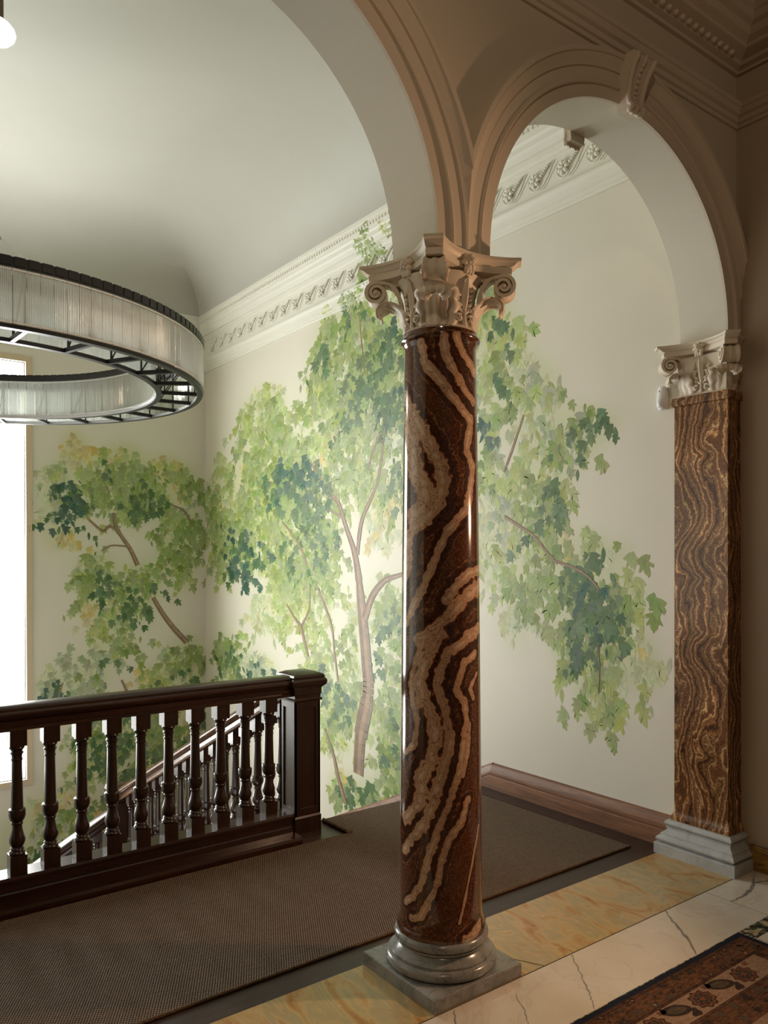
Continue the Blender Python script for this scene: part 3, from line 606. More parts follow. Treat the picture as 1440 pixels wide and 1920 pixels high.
# straight mouldings: profile (projection, z) run along an axis with mitred ends
def run(name, prof, axis, plane, sgn, a, b, ma, mb_, mat, parent=None):
    # axis: direction of run; plane: coordinate of the wall face; sgn: side the moulding projects to; ma/mb_: mitre factor at each end
    def P(d, z, e):
        t = (a+ma*d) if e == 0 else (b+mb_*d); q = plane+sgn*d
        return (t, q, z) if axis == 0 else (q, t, z)
    m = MB().sweep([[P(d, z, 0) for d, z in prof], [P(d, z, 1) for d, z in prof]], True, True)
    return m.build(name, mat, parent, smooth=28)
STRING = [(0, 3.69), (0.012, 3.69), (0.014, 3.708), (0.024, 3.712), (0.026, 3.735), (0.040, 3.742), (0.052, 3.762), (0.060, 3.766), (0.062, 3.785), (0.0, 3.79)]
trim_1 = struct(run('trim_1', STRING, 0, -HT, -1, -5.0, XC, 0, -1, M['arch']))
struct(run('trim_2', STRING, 1, XC, -1, -4.2, -HT, 0, -1, M['corridor']))
CCOR = [(0, 3.955), (0.02, 3.955), (0.024, 3.968), (0.05, 3.975), (0.058, 3.99), (0.10, 4.0), (0.115, 4.004), (0.118, 4.02), (0.15, 4.035), (0.165, 4.06), (0.19, 4.07), (0.195, 4.10), (0.205, 4.105), (0.21, 4.165), (0, 4.165)]
struct(run('trim_3', CCOR, 0, -HT, -1, -5.0, XC, 0, -1, M['arch']))
struct(run('trim_4', CCOR, 1, XC, -1, -4.2, -HT, 0, -1, M['corridor']))
mb = MB()
for k in range(58):      # small dentil leaves under the corridor cornice
    x = XC-0.16-k*0.052
    mb.ellipsoid((x, -HT-0.066, 3.992), 0.016, 0.016, 0.016, seg=8, rings=5)
mb.build('leaf_moulding', M['arch'], bpy.data.objects['trim_3'], smooth=60)

# stair-hall cornice
CORN = [(0, 3.655), (0.012, 3.655), (0.014, 3.672), (0.022, 3.676), (0.024, 3.70), (0.034, 3.705), (0.036, 3.735), (0.048, 3.745), (0.056, 3.765), (0.060, 3.768), (0.060, 3.778), (0.034, 3.780), (0.034, 3.792),
        (0.030, 3.81), (0.030, 3.985), (0.044, 3.99), (0.050, 4.008), (0.056, 4.012), (0.058, 4.035), (0.075, 4.04), (0.082, 4.06), (0.086, 4.075), (0.095, 4.085), (0.100, 4.115), (0.112, 4.13), (0.114, 4.15), (0.124, 4.155), (0.128, 4.185), (0.126, 4.205), (0.136, 4.21), (0.136, 4.24), (0, 4.245)]
corn_r = struct(run('trim_5', CORN, 1, XR, -1, HT, YB, 0, -1, M['plaster']))
corn_b = struct(run('trim_6', CORN, 0, YB, -1, XL, XR, 0, -1, M['plaster']))
def corn_d(z):
    for (d0, z0), (d1, z1) in zip(CORN, CORN[1:]):
        if z0 <= z <= z1 and z1 > z0: return max(d0+(d1-d0)*(z-z0)/(z1-z0), 0)
    return 0.0
# rosette and scroll ornament of the frieze
def ornament():
    # local frame: u along -y (towards the arcade), z up, n out of the wall (-x)
    mb = MB(); P = lambda u, w, n: (XR-0.030-n, -u, 3.897+w)
    ax = lambda ang: (Vector((0, -cos(ang), sin(ang))), Vector((0, -sin(ang)*-1*-1, cos(ang))), Vector((-1, 0, 0)))
    for k in range(7):
        a = 2*pi*k/7
        A = (Vector((0, -cos(a), sin(a))), Vector((0, sin(a), cos(a))), Vector((-1, 0, 0)))
        mb.ellipsoid(P(0.027*cos(a)-0.03, 0.027*sin(a)-0.004, 0.009), 0.020, 0.0135, 0.014, A, 10, 6)
    mb.ellipsoid(P(-0.03, -0.004, 0.018), 0.012, 0.011, 0.011, None, 8, 6)
    for k in range(6):
        mb.ellipsoid(P(0.022+0.0125*k, 0.012+0.0095*k, 0.007), 0.014-0.0011*k, 0.014-0.0014*k, 0.014-0.001*k, None, 8, 5)
    sc = []
    for k in range(30):
        a = radians(150+k*10); rr = 0.066-0.0007*k
        sc.append(P(-0.03+rr*cos(a)*0.9, -0.006+rr*sin(a), 0.002))
    mb.tube(sc, 0.0034, 6)
    mb.tube([P(0.005, -0.068, 0.002), P(0.04, -0.045, 0.002), P(0.075, -0.005, 0.002), P(0.105, 0.045, 0.002), P(0.125, 0.070, 0.002)], 0.003, 6)
    mb.tube([P(0.03, -0.075, 0.001), P(0.065, -0.05, 0.001), P(0.10, -0.005, 0.001), P(0.13, 0.03, 0.001), P(0.15, 0.05, 0.001)], 0.0024, 6)
    return mb
orn0 = ornament().build('rosette_ornament', M['plaster'], corn_r, smooth=60, loc=(0, 0.0, 0))
ys = [0.42+0.2275*k for k in range(26)]
ys = [y for y in ys if y < 6.05]
for i, y in enumerate(ys):
    o = orn0 if i == 0 else orn0.copy()
    if i: COL.objects.link(o); o.parent = corn_r
    o.location = (0, y, 0)
eg = MB()
for k in range(150):
    y = 0.2+k*0.0395
    eg.box(XR-0.131, XR-0.120, y, y+0.026, 4.160, 4.182)
eg.build('dentil_band', M['plaster'], corn_r, smooth=0)

# ---- floors
fl = struct(MB().box(-5.2, XR, 0.205, 1.655, -0.12, 0.0).build('floor_landing', M['floorwood'], smooth=0))
th = struct(MB().box(-5.2, XR+0.0, -0.214, 0.205, -0.12, 0.0).build('floor_threshold', M['yellow_marble'], smooth=0))
jb = MB()
jb.box(-5.2, 1.68, -0.2165, -0.2125, -0.01, 0.0006)
jb.tube([(0.115, 0.205, 0.0), (0.16, 0.13, 0.0), (0.21, 0.085, 0.0), (0.24, 0.0, 0.0), (0.27, -0.1, 0.0), (0.33, -0.213, 0.0)], 0.0016, 4)
jb.build('joint_line', M['joint'], th, smooth=0)
mb = MB().box(-5.2, 1.42, -0.512, -0.214, -0.12, 0.0).box(1.4215, XC, -0.512, -0.214, -0.12, 0.0)
bd = struct(mb.build('floor_corridor', M['white_marble'], smooth=0))
def vein(pts, ws, mat, parent, z=0.0004):
    m = MB(); secs = []
    P = []
    for i in range(len(pts)-1):
        for k in range(8):
            t = k/8; P.append((pts[i][0]*(1-t)+pts[i+1][0]*t+rng.uniform(-.004, .004), pts[i][1]*(1-t)+pts[i+1][1]*t+rng.uniform(-.003, .003), ws[i]*(1-t)+ws[i+1]*t))
    P.append((*pts[-1], ws[-1]))
    for i, (x, y, w) in enumerate(P):
        a = P[max(i-1, 0)]; b = P[min(i+1, len(P)-1)]; d = Vector((b[0]-a[0], b[1]-a[1], 0)).normalized(); n = Vector((-d.y, d.x, 0))
        w *= rng.uniform(0.6, 1.3)
        secs.append([(x+n.x*w/2, y+n.y*w/2, z), (x-n.x*w/2, y-n.y*w/2, z)])
    m.sweep(secs, closed=False, caps=False); return m.build('marble_vein', mat, parent, smooth=0, recalc=False)
vein([(1.105, -.216), (1.022, -.325), (.957, -.419), (.867, -.51)], [.006, .012, .016, .006], M['vein'], bd)
vein([(.479, -.218), (.386, -.344), (.318, -.435), (.25, -.51)], [.004, .005, .006, .003], M['vein'], bd)
vein([(1.423, -.342), (1.524, -.346), (1.616, -.329), (1.703, -.298), (1.78, -.325), (1.855, -.31)], [.004, .016, .018, .015, .008, .005], M['vein'], bd)
vein([(1.701, -.296), (1.75, -.27), (1.799, -.25)], [.006, .004, .003], M['vein'], bd)
vein([(.106, -.275), (.045, -.384), (.007, -.431)], [.003, .004, .003], M['vein'], bd)
vein([(-.14, -.225), (-.183, -.289), (-.23, -.40)], [.004, .005, .003], M['vein'], bd)
MB().box(1.4200, 1.4215, -0.512, -0.214, -0.01, 0.0004).build('joint_line', M['joint'], bd, smooth=0)
struct(MB().box(-5.2, XC, -0.585, -0.512, -0.12, 0.0).build('floor_mosaic_band', M['mosaic'], smooth=0))
struct(MB().box(-5.2, XC, -4.2, -0.585, -0.12, 0.0).build('floor_corridor_field', M['white_marble'], smooth=0))

# ------------------------------------------------------------------ baseboards
SK = [(0, 0.0), (0.030, 0.0), (0.030, 0.085), (0.028, 0.088), (0.030, 0.092), (0.030, 0.118), (0.024, 0.132), (0.020, 0.150), (0.012, 0.160), (0.006, 0.166), (0, 0.168)]
bb = struct(run('baseboard_right', SK, 1, XR, -1, 0.149, 1.545, 0, 0, M['walnut']))
bb['label'] = 'walnut baseboard along the mural wall beside the runner'
mb = MB()
sl = -0.45
mb.sweep([[(XR-d*0.9, y, z*1.0+sl*(y-1.545)+0.004) for d, z in SK] for y in (1.545, 4.65)], True, True)
mb.build('sloping_skirting', M['walnut'], bb, smooth=28)
struct(MB().box(XC-0.02, XC, -4.2, -0.20, 0.0, 0.122).build('baseboard_corridor', M['brown_marble'], smooth=0, bevel=0.003))

# ------------------------------------------------------------------ columns
def bspl(pts, n):                      # Catmull-Rom
    P = [Vector(p) for p in pts]; out = []
    for i in range(len(P)-1):
        p0 = P[max(i-1, 0)]; p1 = P[i]; p2 = P[i+1]; p3 = P[min(i+2, len(P)-1)]
        for k in range(n):
            t = k/n
            out.append(0.5*((2*p1)+(p2-p0)*t+(2*p0-5*p1+4*p2-p3)*t*t+(3*p1-p0-3*p2+p3)*t**3))
    out.append(P[-1]); return out
Z = Vector((0, 0, 1))
def scroll_path(r0, z0, R, turns, rin, start):
    pts = bspl(start, 6)[:-1]
    pts = [(p.x, p.y) for p in pts]
    for k in range(int(turns*22)+1):
        a = pi/2+0.55-2*pi*k/22; q = k/(turns*22); rr = R*(1-q)+rin*q
        pts.append((r0+rr*cos(a), z0+rr*sin(a)))
    return pts
def capital(owner, cx, cy, square, corners, sides, clip):
    ctr = Vector((cx, cy, 0))
    mb = MB()
    if square: mb.square([(0.137, 2.372), (0.137, 2.378), (0.130, 2.386), (0.129, 2.46), (0.134, 2.53), (0.145, 2.566), (0.145, 2.57)], cx, cy)
    else: mb.lathe([(0.133, 2.366), (0.134, 2.378), (0.128, 2.386), (0.127, 2.44), (0.130, 2.50), (0.142, 2.545), (0.158, 2.566), (0.158, 2.57)], cx, cy, 48)
    cap = mb.build('capital', M['capital'], owner, smooth=40, clip=clip)
    tag(cap, label='cream carved plaster capital with corner volutes and leaves')
    # abacus with hollow sides and clipped corners
    def plan(s, z):
        out = []
        for q in range(4):
            a0 = pi/4+q*pi/2; d = Vector((cos(a0), sin(a0), 0)); tn = Vector((-sin(a0), cos(a0), 0))
            hw = 0.034*s
            A = ctr+d*(0.290*s+0.008)-tn*hw; B = ctr+d*(0.290*s+0.008)+tn*hw
            out += [A, B]
            a1 = a0+pi/2; d1 = Vector((cos(a1), sin(a1), 0)); tn1 = Vector((-sin(a1), cos(a1), 0))
            C_ = ctr+d1*(0.290*s+0.008)-tn1*hw
            mid = (d+d1).normalized()
            for k in range(1, 24):
                t = k/24; p = B*(1-t)+C_*t; out.append(p-mid*(0.066*s*(1-(2*t-1)**2)**0.9))
        return [(p.x, p.y, z) for p in out]
    mb = MB().sweep([plan(s, z) for s, z in ((0.62, 2.560), (0.70, 2.580), (0.885, 2.584), (0.89, 2.603), (0.875, 2.605), (0.875, 2.609), (0.90, 2.611), (0.925, 2.616), (0.955, 2.624), (0.985, 2.628), (1.005, 2.629), (1.01, 2.639), (0.99, 2.641))])
    mb.build('abacus', M['capital'], cap, smooth=35, clip=clip)
    for dx, dy in corners:
        d = Vector((dx, dy, 0)).normalized(); tn = Vector((-d.y, d.x, 0))
        k0 = 0.016 if square else 0.0
        P = lambda r, w, z: tuple(ctr+d*r+tn*w+Z*z)
        # volute: a ribbon rolled outwards and down under the abacus corner
        pth = scroll_path(0.236, 2.537, 0.044, 1.9, 0.010, [(0.142+k0, 2.465, 0), (0.148+k0, 2.510, 0), (0.165+k0*0.6, 2.550, 0), (0.188, 2.572, 0), (0.206, 2.577, 0)])
        mb = MB(); secs = []
        for i, (r, z) in enumerate(pth):
            a = pth[max(i-1, 0)]; b = pth[min(i+1, len(pth)-1)]; tx, tz = b[0]-a[0], b[1]-a[1]; L = sqrt(tx*tx+tz*tz) or 1
            nx, nz = -tz/L, tx/L; q = i/len(pth)
            w = 0.018+0.022*min(q*2.0, 1)+0.010*max(0, q-0.4); hh = 0.0055*(1-0.45*q)
            hh *= 1.5
            cs = [(-1.0, 1.0), (-0.86, 1.0), (-0.62, 0.0), (-0.3, -0.25), (-0.14, 0.25), (0.14, 0.25), (0.3, -0.25), (0.62, 0.0), (0.86, 1.0), (1.0, 1.0), (1.0, -1.0), (-1.0, -1.0)]
            secs.append([P(r+nx*hh*b_, a_*w, z+nz*hh*b_) for a_, b_ in cs])
        mb.sweep(secs)
        vo = mb.build('volute', M['capital'], cap, smooth=40)
        mb = MB()
        sec = [[P(0.236+rr*cos(2*pi*k/20), w, 2.537+rr*sin(2*pi*k/20)) for k in range(20)] for w, rr in ((-0.027, 0.037), (0.027, 0.037))]
        mb.sweep(sec)
        for s in (-1, 1):
            mb.ellipsoid(P(0.236, s*0.042, 2.537), 0.0105, 0.0105, 0.0105, None, 10, 8)
        for s in (-1, 1):      # web between the stalk and the abacus
            mb.sweep([[P(0.148+k0, s*0.012, 2.50), P(0.180, s*0.012, 2.562), P(0.15, s*0.012, 2.575)], [P(0.148+k0, s*0.004, 2.50), P(0.180, s*0.004, 2.562), P(0.15, s*0.004, 2.575)]])
        mb.build('volute_eye', M['capital'], vo, smooth=50)
        # acanthus leaf climbing the corner and curling over below the volute
        ln = [(0.130+k0*2.6, 2.380, 0), (0.133+k0*2.6, 2.41, 0), (0.141+k0*2.4, 2.437, 0), (0.156+k0*1.4, 2.468, 0), (0.182, 2.492, 0), (0.212, 2.503, 0), (0.236, 2.495, 0), (0.246, 2.476, 0), (0.238, 2.460, 0), (0.226, 2.460, 0)]
        ln = bspl(ln, 4); nv = len(ln); nu = 24; vs = []
        for i, p in enumerate(ln):
            v = i/(nv-1); base = 0.064+0.010*sin(pi*min(v*1.3, 1)) if v < 0.55 else 0.064*(1-((v-0.55)/0.45)**2*0.62)
            lob = 1+0.14*abs(sin(v*pi*5.5)) - 0.05
            aa = ln[max(i-1, 0)]; b = ln[min(i+1, nv-1)]; tx, tz = b.x-aa.x, b.y-aa.y; L = sqrt(tx*tx+tz*tz); nx, nz = tz/L, -tx/L
            for k in range(nu+1):
                u = 2*k/nu-1; w = u*base*lob
                fl = 0.0080*abs(cos(u*pi*2.5))*(0.35+abs(u))*(1-0.4*v) + 0.006*(1-abs(u))**3
                back = (w*w)/(0.30) if not square else abs(w)*0.80*max(0, 1-v*1.4)
                r = p.x+nx*fl-back; z = p.y+nz*fl-0.010*u*u*v*2
                vs.append((r, w, z))
        top = [P(r, w, z) for r, w, z in vs]; bot = [P(r-0.007, w*0.96, z-0.002) for r, w, z in vs]
        W = nu+1; n0 = len(top); fs = []
        for i in range(nv-1):
            for k in range(nu):
                a = i*W+k; fs += [(a, a+1, a+W+1, a+W), (n0+a, n0+a+W, n0+a+W+1, n0+a+1)]
        for i in range(nv-1):
            for k in (0, nu): a = i*W+k; fs.append((a, a+W, n0+a+W, n0+a))
        for k in range(nu): a = (nv-1)*W+k; fs.append((a, a+1, n0+a+1, n0+a)); fs.append((k, k+1, n0+k+1, n0+k))
        MB().add(top+bot, fs).build('acanthus_leaf', M['capital'], cap, smooth=50)
    for dx, dy in sides:
        d = Vector((dx, dy, 0)); tn = Vector((-dy, dx, 0)); rb = 0.130 if square else 0.128
        def S(r, w, z):
            if not square: r = r-(w*w)/0.28
            return tuple(ctr+d*r+tn*w+Z*z)
        # rosette at the middle of the abacus side
        mb = MB()
        c0 = Vector(S(0.160, 0, 2.607))
        for k in range(6):
            a = 2*pi*k/6+0.3; A = (tn*cos(a)+Z*sin(a), -tn*sin(a)+Z*cos(a), d)
            mb.ellipsoid(c0+A[0]*0.018, 0.017, 0.012, 0.013, A, 10, 7)
            A2 = (tn*cos(a+.5)+Z*sin(a+.5), -tn*sin(a+.5)+Z*cos(a+.5), d)
            mb.ellipsoid(c0+A2[0]*0.010+d*0.011, 0.009, 0.007, 0.008, A2, 8, 6)
        mb.ellipsoid(c0+d*0.018, 0.007, 0.007, 0.007, None, 8, 6)
        for s in (-1, 0, 1): mb.ellipsoid(c0-Z*0.030+tn*s*0.013, 0.010, 0.010, 0.017, (tn, d, Z), 8, 6)
        mb.build('rosette', M['capital'], cap, smooth=50)
        # lance-shaped leaf and its stalk
        mb = MB(); secs = []
        for k in range(13):
            v = k/12; z = 2.432+0.125*v; w = 0.0155*sin(pi*min(1, v*0.93+0.07))**0.8+0.001; r = rb+0.008+0.020*v*v
            secs.append([S(r, -w, z), S(r+0.010*sin(pi*v)+0.002, 0, z), S(r, w, z), S(r-0.008, 0, z)])
        mb.sweep(secs)
        mb.tube([S(rb+0.006, 0, 2.385), S(rb+0.008, 0, 2.41), S(rb+0.010, 0, 2.435)], [0.008, 0.006, 0.004], 8)
        mb.build('lance_leaf', M['capital'], cap, smooth=45)
        # pairs of small scrolls and curling fronds on both sides of the stalk
        for s in (-1, 1):
            mb = MB()
            mb.tube([S(rb+0.004, s*w, z) for w, z in ((0.004, 2.425), (0.020, 2.440), (0.036, 2.465), (0.044, 2.50), (0.040, 2.53), (0.030, 2.545))], [0.005, 0.007, 0.008, 0.0075, 0.006, 0.005], 8)
            q = [(0.028+0.015*(1-k/22)*cos(s*0+2.4-k*0.42), 2.408+0.015*(1-k/26)*sin(2.4-k*0.42)) for k in range(18)]
            mb.tube([S(rb+0.008+0.0006*i, s*w, z) for i, (w, z) in enumerate(q)], [0.0055-0.00012*i for i in range(18)], 8)
            mb.ellipsoid(S(rb+0.018, s*0.028, 2.408), 0.006, 0.006, 0.006, None, 8, 6)
            for (w, z, ang, ln_) in ((0.020, 2.455, 0.5, 0.022), (0.030, 2.478, 0.9, 0.022), (0.022, 2.490, 0.2, 0.020), (0.034, 2.51, 0.4, 0.020), (0.026, 2.436, 1.2, 0.016), (0.048, 2.43, -0.4, 0.016)):
                A = (tn*s*cos(ang)+Z*sin(ang), -tn*s*sin(ang)+Z*cos(ang), d)
                mb.ellipsoid(Vector(S(rb+0.007, s*w, z))+A[0]*0.006, ln_*0.62, 0.007, 0.009, A, 10, 6)
            mb.build('curling_frond', M['capital'], cap, smooth=50)
    return cap

# near column: round shaft of banded onyx on a grey marble base
colm = empty('onyx_column', (0, 0, 0), 'round banded red-brown onyx column standing free in the middle of the arcade', 'column')
pb = MB().square([(0.211, 0.0), (0.211, 0.046), (0.208, 0.0495)], 0, 0)
pl = pb.build('plinth', M['grey_marble'], colm, smooth=0, bevel=0.003)
def torus_prof(r, z0, z1, n=8):
    h = (z1-z0)/2; return [(r-h+h*sin(pi*k/n), z0+h-h*cos(pi*k/n)) for k in range(n+1)]
bp = [(0.185, 0.049)]+torus_prof(0.207, 0.0495, 0.092)+[(0.187, 0.0925), (0.187, 0.100)]
bp += [(0.187-0.020*sin(pi*k/12)-0.012*k/6 if k < 6 else 0.187-0.020*sin(pi*k/12)-0.012, 0.100+0.028*k/6) for k in range(1, 7)]
bp += [(0.160, 0.128), (0.166, 0.130), (0.166, 0.136)]+torus_prof(0.1765, 0.136, 0.176)+[(0.150, 0.177)]
MB().lathe(bp, 0, 0, 96).build('base', M['grey_marble'], colm, smooth=35)
tag(pl, label='square grey marble plinth'); 
NS, NZ = 128, 330
shp = [(0.1645, 0.172), (0.1660, 0.180), (0.1660, 0.196), (0.1620, 0.200)]+[(0.1535+0.0085*(1-k/5)**2, 0.202+0.045*k/5) for k in range(0, 6)]
shp += [(0.1535+(0.1338-0.1535)*(0.35*t+0.65*t**1.7), 0.247+2.068*t) for t in [k/NZ for k in range(1, NZ+1)]]
shp += [(0.1345, 2.322), (0.138, 2.328), (0.1385, 2.332), (0.1395, 2.334)]+[(0.1395+0.010*sin(pi*k/8), 2.336+0.026*k/8) for k in range(0, 9)]+[(0.1385, 2.364), (0.138, 2.374)]
sh = MB().lathe(shp, 0, 0, NS, caps=False).build('shaft', M['onyx'], colm, smooth=45, recalc=False)
segs = []
for pts, hw in ONYX_BANDS:
    for (s0, z0), (s1, z1) in zip(pts, pts[1:]): segs.append((s0, z0, s1, z1, hw))
segs.sort(key=lambda q: min(q[1], q[3]))
VIEW = atan2(-2.2266, -1.925)
at = sh.data.attributes.new('band', 'FLOAT', 'POINT'); buf = []
for p in sh.data.vertices:
    x, y, z = p.co; R_ = sqrt(x*x+y*y); ph = (atan2(y, x)-VIEW+pi) % (2*pi)-pi
    if abs(ph) > pi/2: ph = (pi-abs(ph))*(1 if ph > 0 else -1)
    s = ph*R_; best = 3.0
    for s0, z0, s1, z1, hw in segs:
        if min(z0, z1)-z > 0.2 or z-max(z0, z1) > 0.2: continue
        dx, dz = s1-s0, z1-z0; L = dx*dx+dz*dz
        t_ = max(0, min(1, ((s-s0)*dx+(z-z0)*dz)/L)) if L else 0
        q = sqrt((s-s0-dx*t_)**2+(z-z0-dz*t_)**2)/(hw*1.12)
        if q < best: best = q
    buf.append(best)
at.data.foreach_set('value', buf)
capital(colm, 0, 0, False, [(-1, -1), (-1, 1), (1, -1), (1, 1)], [(-1, 0), (1, 0), (0, -1), (0, 1)], None)

# pilaster of brown onyx against the right-hand wall
PX = 1.886
pil = empty('onyx_pilaster', (1.80, 0, 0), 'square brown figured onyx pilaster against the right-hand wall', 'pilaster')
wallclip = [((XC-0.002, 0, 0), (1, 0, 0))]
pp = [(0.222, 0.0), (0.222, 0.052), (0.219, 0.056)]
MB().square(pp, PX, 0).build('plinth', M['blue_marble'], pil, smooth=0, clip=wallclip)
bp = [(0.205, 0.056)]+[(0.199+0.017*sin(pi*k/8), 0.057+0.038*k/8) for k in range(9)]+[(0.198, 0.0955), (0.198, 0.103)]
bp += [(0.198-0.026*sin(pi/2*k/6), 0.103+0.030*k/6) for k in range(1, 7)]+[(0.178, 0.134), (0.178, 0.139)]+[(0.172+0.014*sin(pi*k/8), 0.140+0.034*k/8) for k in range(9)]+[(0.155, 0.175)]
MB().square(bp, PX, 0).build('base', M['blue_marble'], pil, smooth=35, clip=wallclip)
PH = 0.148
sp = [(PH+0.013, 0.173), (PH+0.012, 0.195), (PH+0.004, 0.21), (PH, 0.225), (PH-0.002, 2.315), (PH-0.002, 2.325), (PH+0.008, 2.33), (PH+0.010, 2.345), (PH+0.006, 2.366), (PH+0.004, 2.372)]
mb = MB(); vs = []; NW = 40
zz = [sp[0][1], sp[1][1], sp[2][1], sp[3][1]]+[0.225+(2.09)*k/200 for k in range(1, 200)]+[q[1] for q in sp[4:]]
def hw_at(z):
    for (h0, z0), (h1, z1) in zip(sp, sp[1:]):
        if z0 <= z <= z1: return h0+(h1-h0)*(z-z0)/(z1-z0)
    return sp[-1][0]
secs = []
for z in zz:
    h = hw_at(z); loop = []
    for k in range(NW): loop.append((PX-h, h-2*h*k/NW, z))
    for k in range(NW): loop.append((PX-h+2*h*k/NW, -h, z))
    loop += [(PX+h, -h, z), (PX+h, h, z)]
    secs.append(loop)
mb.sweep(secs)
ps = mb.build('shaft', M['onyx_brown'], pil, smooth=35, clip=wallclip)
at = ps.data.attributes.new('figure', 'FLOAT', 'POINT'); buf = []
def figure(u, z):
    # mirrored ("book-matched") flame figure: repeats up the shaft about its own mirror lines
    z0, zl = 0.24, 1.06
    m = abs(((z-z0)/zl+1) % 2-1)*zl               # 0..zl..0
    kk = [0.0, 0.16, 0.30, 0.46, 0.62, 0.80, 0.96, 1.06]; uu = [0.04, 0.06, 0.015, 0.07, 0.10, 0.03, 0.06, 0.05]
    for i in range(7):
        if kk[i] <= m <= kk[i+1]: s_ = (m-kk[i])/(kk[i+1]-kk[i]); s_ = s_*s_*(3-2*s_); c0 = uu[i]*(1-s_)+uu[i+1]*s_; break
    f = (u-c0)*17
    w = math.exp(-((m-0.30)/0.13)**2)*max(0, 1-abs(u-0.02)/0.11)
    f += 3.2*w*abs(m-0.30)/0.13 + 2.2*math.exp(-((m-0.92)/0.10)**2)*max(0, 1-abs(u+0.02)/0.13)*abs(m-0.92)/0.1
    return f+6
for p in ps.data.vertices:
    q = p.co+Vector(pil.location)
    if q.x < PX-PH+0.02 and abs(q.y) < 0.1475 or q.y > 0.147: buf.append(figure(-q.y, q.z))
    else: buf.append(figure(0.148+(q.x-1.74)*1.3, q.z+0.1))
at.data.foreach_set('value', buf)
capital(pil, PX, 0, True, [(-1, -1), (-1, 1)], [(-1, 0)], wallclip)

# the matching column one bay to the left of the picture
# ------------------------------------------------------------------ motion detector
sen = empty('motion_detector', (XR, 0.245, 2.395), 'small white motion detector on the wall beside the pilaster capital', 'sensor')
mb = MB(); secs = []
for k in range(11):
    v = k/10; z = 2.335+0.122*v; d = 0.030+0.016*sin(pi*min(1, v*1.0))*(1.2-0.5*v)
    w = 0.028*(0.80+0.20*sin(pi*v))
    secs.append([(XR-0.0005, 0.245-w*0.9, z), (XR-d*0.7, 0.245-w, z), (XR-d, 0.245-w*0.55, z), (XR-d*1.05, 0.245, z), (XR-d, 0.245+w*0.55, z), (XR-d*0.7, 0.245+w, z), (XR-0.0005, 0.245+w*0.9, z)])
mb.sweep(secs); mb.build('housing', M['white_plastic'], sen, smooth=50)
mb = MB(); secs = []
for k in range(7):
    v = k/6; z = 2.345+0.05*v
    secs.append([(XR-0.030-0.022*sin(pi*(0.2+0.6*v))*cos(a)-0.004, 0.245+0.021*sin(a), z) for a in [radians(-75+15*j) for j in range(11)]]+[(XR-0.03, 0.245, z)])
mb.sweep(secs); mb.build('lens', M['white_plastic'], sen, smooth=50)
MB().ellipsoid((XR-0.046, 0.245, 2.43), 0.003, 0.004, 0.003).build('indicator', M['black_metal'], sen, smooth=60)

# ------------------------------------------------------------------ balustrades
RAILP = [(-0.050, 0.785), (0.050, 0.785), (0.052, 0.800), (0.046, 0.806), (0.046, 0.828), (0.052, 0.834), (0.066, 0.846), (0.070, 0.858), (0.066, 0.868), (0.058, 0.874), (0.060, 0.884), (0.050, 0.893), (0.030, 0.899), (-0.030, 0.899), (-0.050, 0.893), (-0.060, 0.884), (-0.058, 0.874), (-0.066, 0.868), (-0.070, 0.858), (-0.066, 0.846), (-0.052, 0.834), (-0.046, 0.828), (-0.046, 0.806), (-0.052, 0.800)]
BALP = [(0.024, 0.711), (0.031, 0.708), (0.033, 0.702), (0.029, 0.696), (0.024, 0.690), (0.0235, 0.684), (0.028, 0.681), (0.028, 0.676), (0.0235, 0.672), (0.0215, 0.655), (0.0245, 0.652), (0.0245, 0.646), (0.0215, 0.642),
        (0.0235, 0.54), (0.0265, 0.430), (0.034, 0.427), (0.0365, 0.420), (0.035, 0.413), (0.0365, 0.405), (0.034, 0.390), (0.028, 0.377), (0.0225, 0.370), (0.0245, 0.366), (0.0245, 0.360), (0.021, 0.355), (0.022, 0.340), (0.028, 0.315), (0.0345, 0.293), (0.0335, 0.280), (0.027, 0.265), (0.0235, 0.258), (0.027, 0.254), (0.029, 0.249), (0.025, 0.245), (0.033, 0.238), (0.0345, 0.233), (0.032, 0.227), (0.026, 0.226)]
def baluster_mesh(cx, cy, z_top=0.79, z_bot=0.14, slope=0.0):
    h = 0.0355; mb = MB()
    def block(z0, z1, s0, s1):
        vs = [(cx+dx, cy+dy, z0+s0*dy) for dx, dy in ((-h, -h), (h, -h), (h, h), (-h, h))]+[(cx+dx, cy+dy, z1+s1*dy) for dx, dy in ((-h, -h), (h, -h), (h, h), (-h, h))]
        mb.add(vs, [(3, 2, 1, 0), (4, 5, 6, 7), (0, 1, 5, 4), (1, 2, 6, 5), (2, 3, 7, 6), (3, 0, 4, 7)])
    block(z_bot, 0.227, slope, 0); block(0.711, z_top, 0, slope)
    mb.lathe(list(reversed(BALP)), cx, cy, 20)
    return mb
BY = 1.562
bal = empty('landing_balustrade', (-1.0, BY, 0), 'dark mahogany balustrade with turned balusters along the landing edge', 'balustrade')
MB().sweep([[(x, BY+y, z) for y, z in RAILP] for x in (-3.6, 0.25)]).build('handrail', M['mahogany_x'], bal, smooth=35)
sill = [(-0.062, 0.0), (-0.062, 0.075), (-0.056, 0.08), (-0.056, 0.118), (-0.064, 0.124), (-0.066, 0.136), (-0.058, 0.146), (0.058, 0.146), (0.066, 0.136), (0.064, 0.124), (0.056, 0.118), (0.056, 0.0)]
MB().sweep([[(x, BY+y, z) for y, z in sill] for x in (-3.6, 0.25)]).build('base_rail', M['mahogany_x'], bal, smooth=35)
kick = [(-0.15, 0.0), (-0.15, 0.030), (-0.14, 0.042), (-0.062, 0.048), (-0.062, 0.0)]
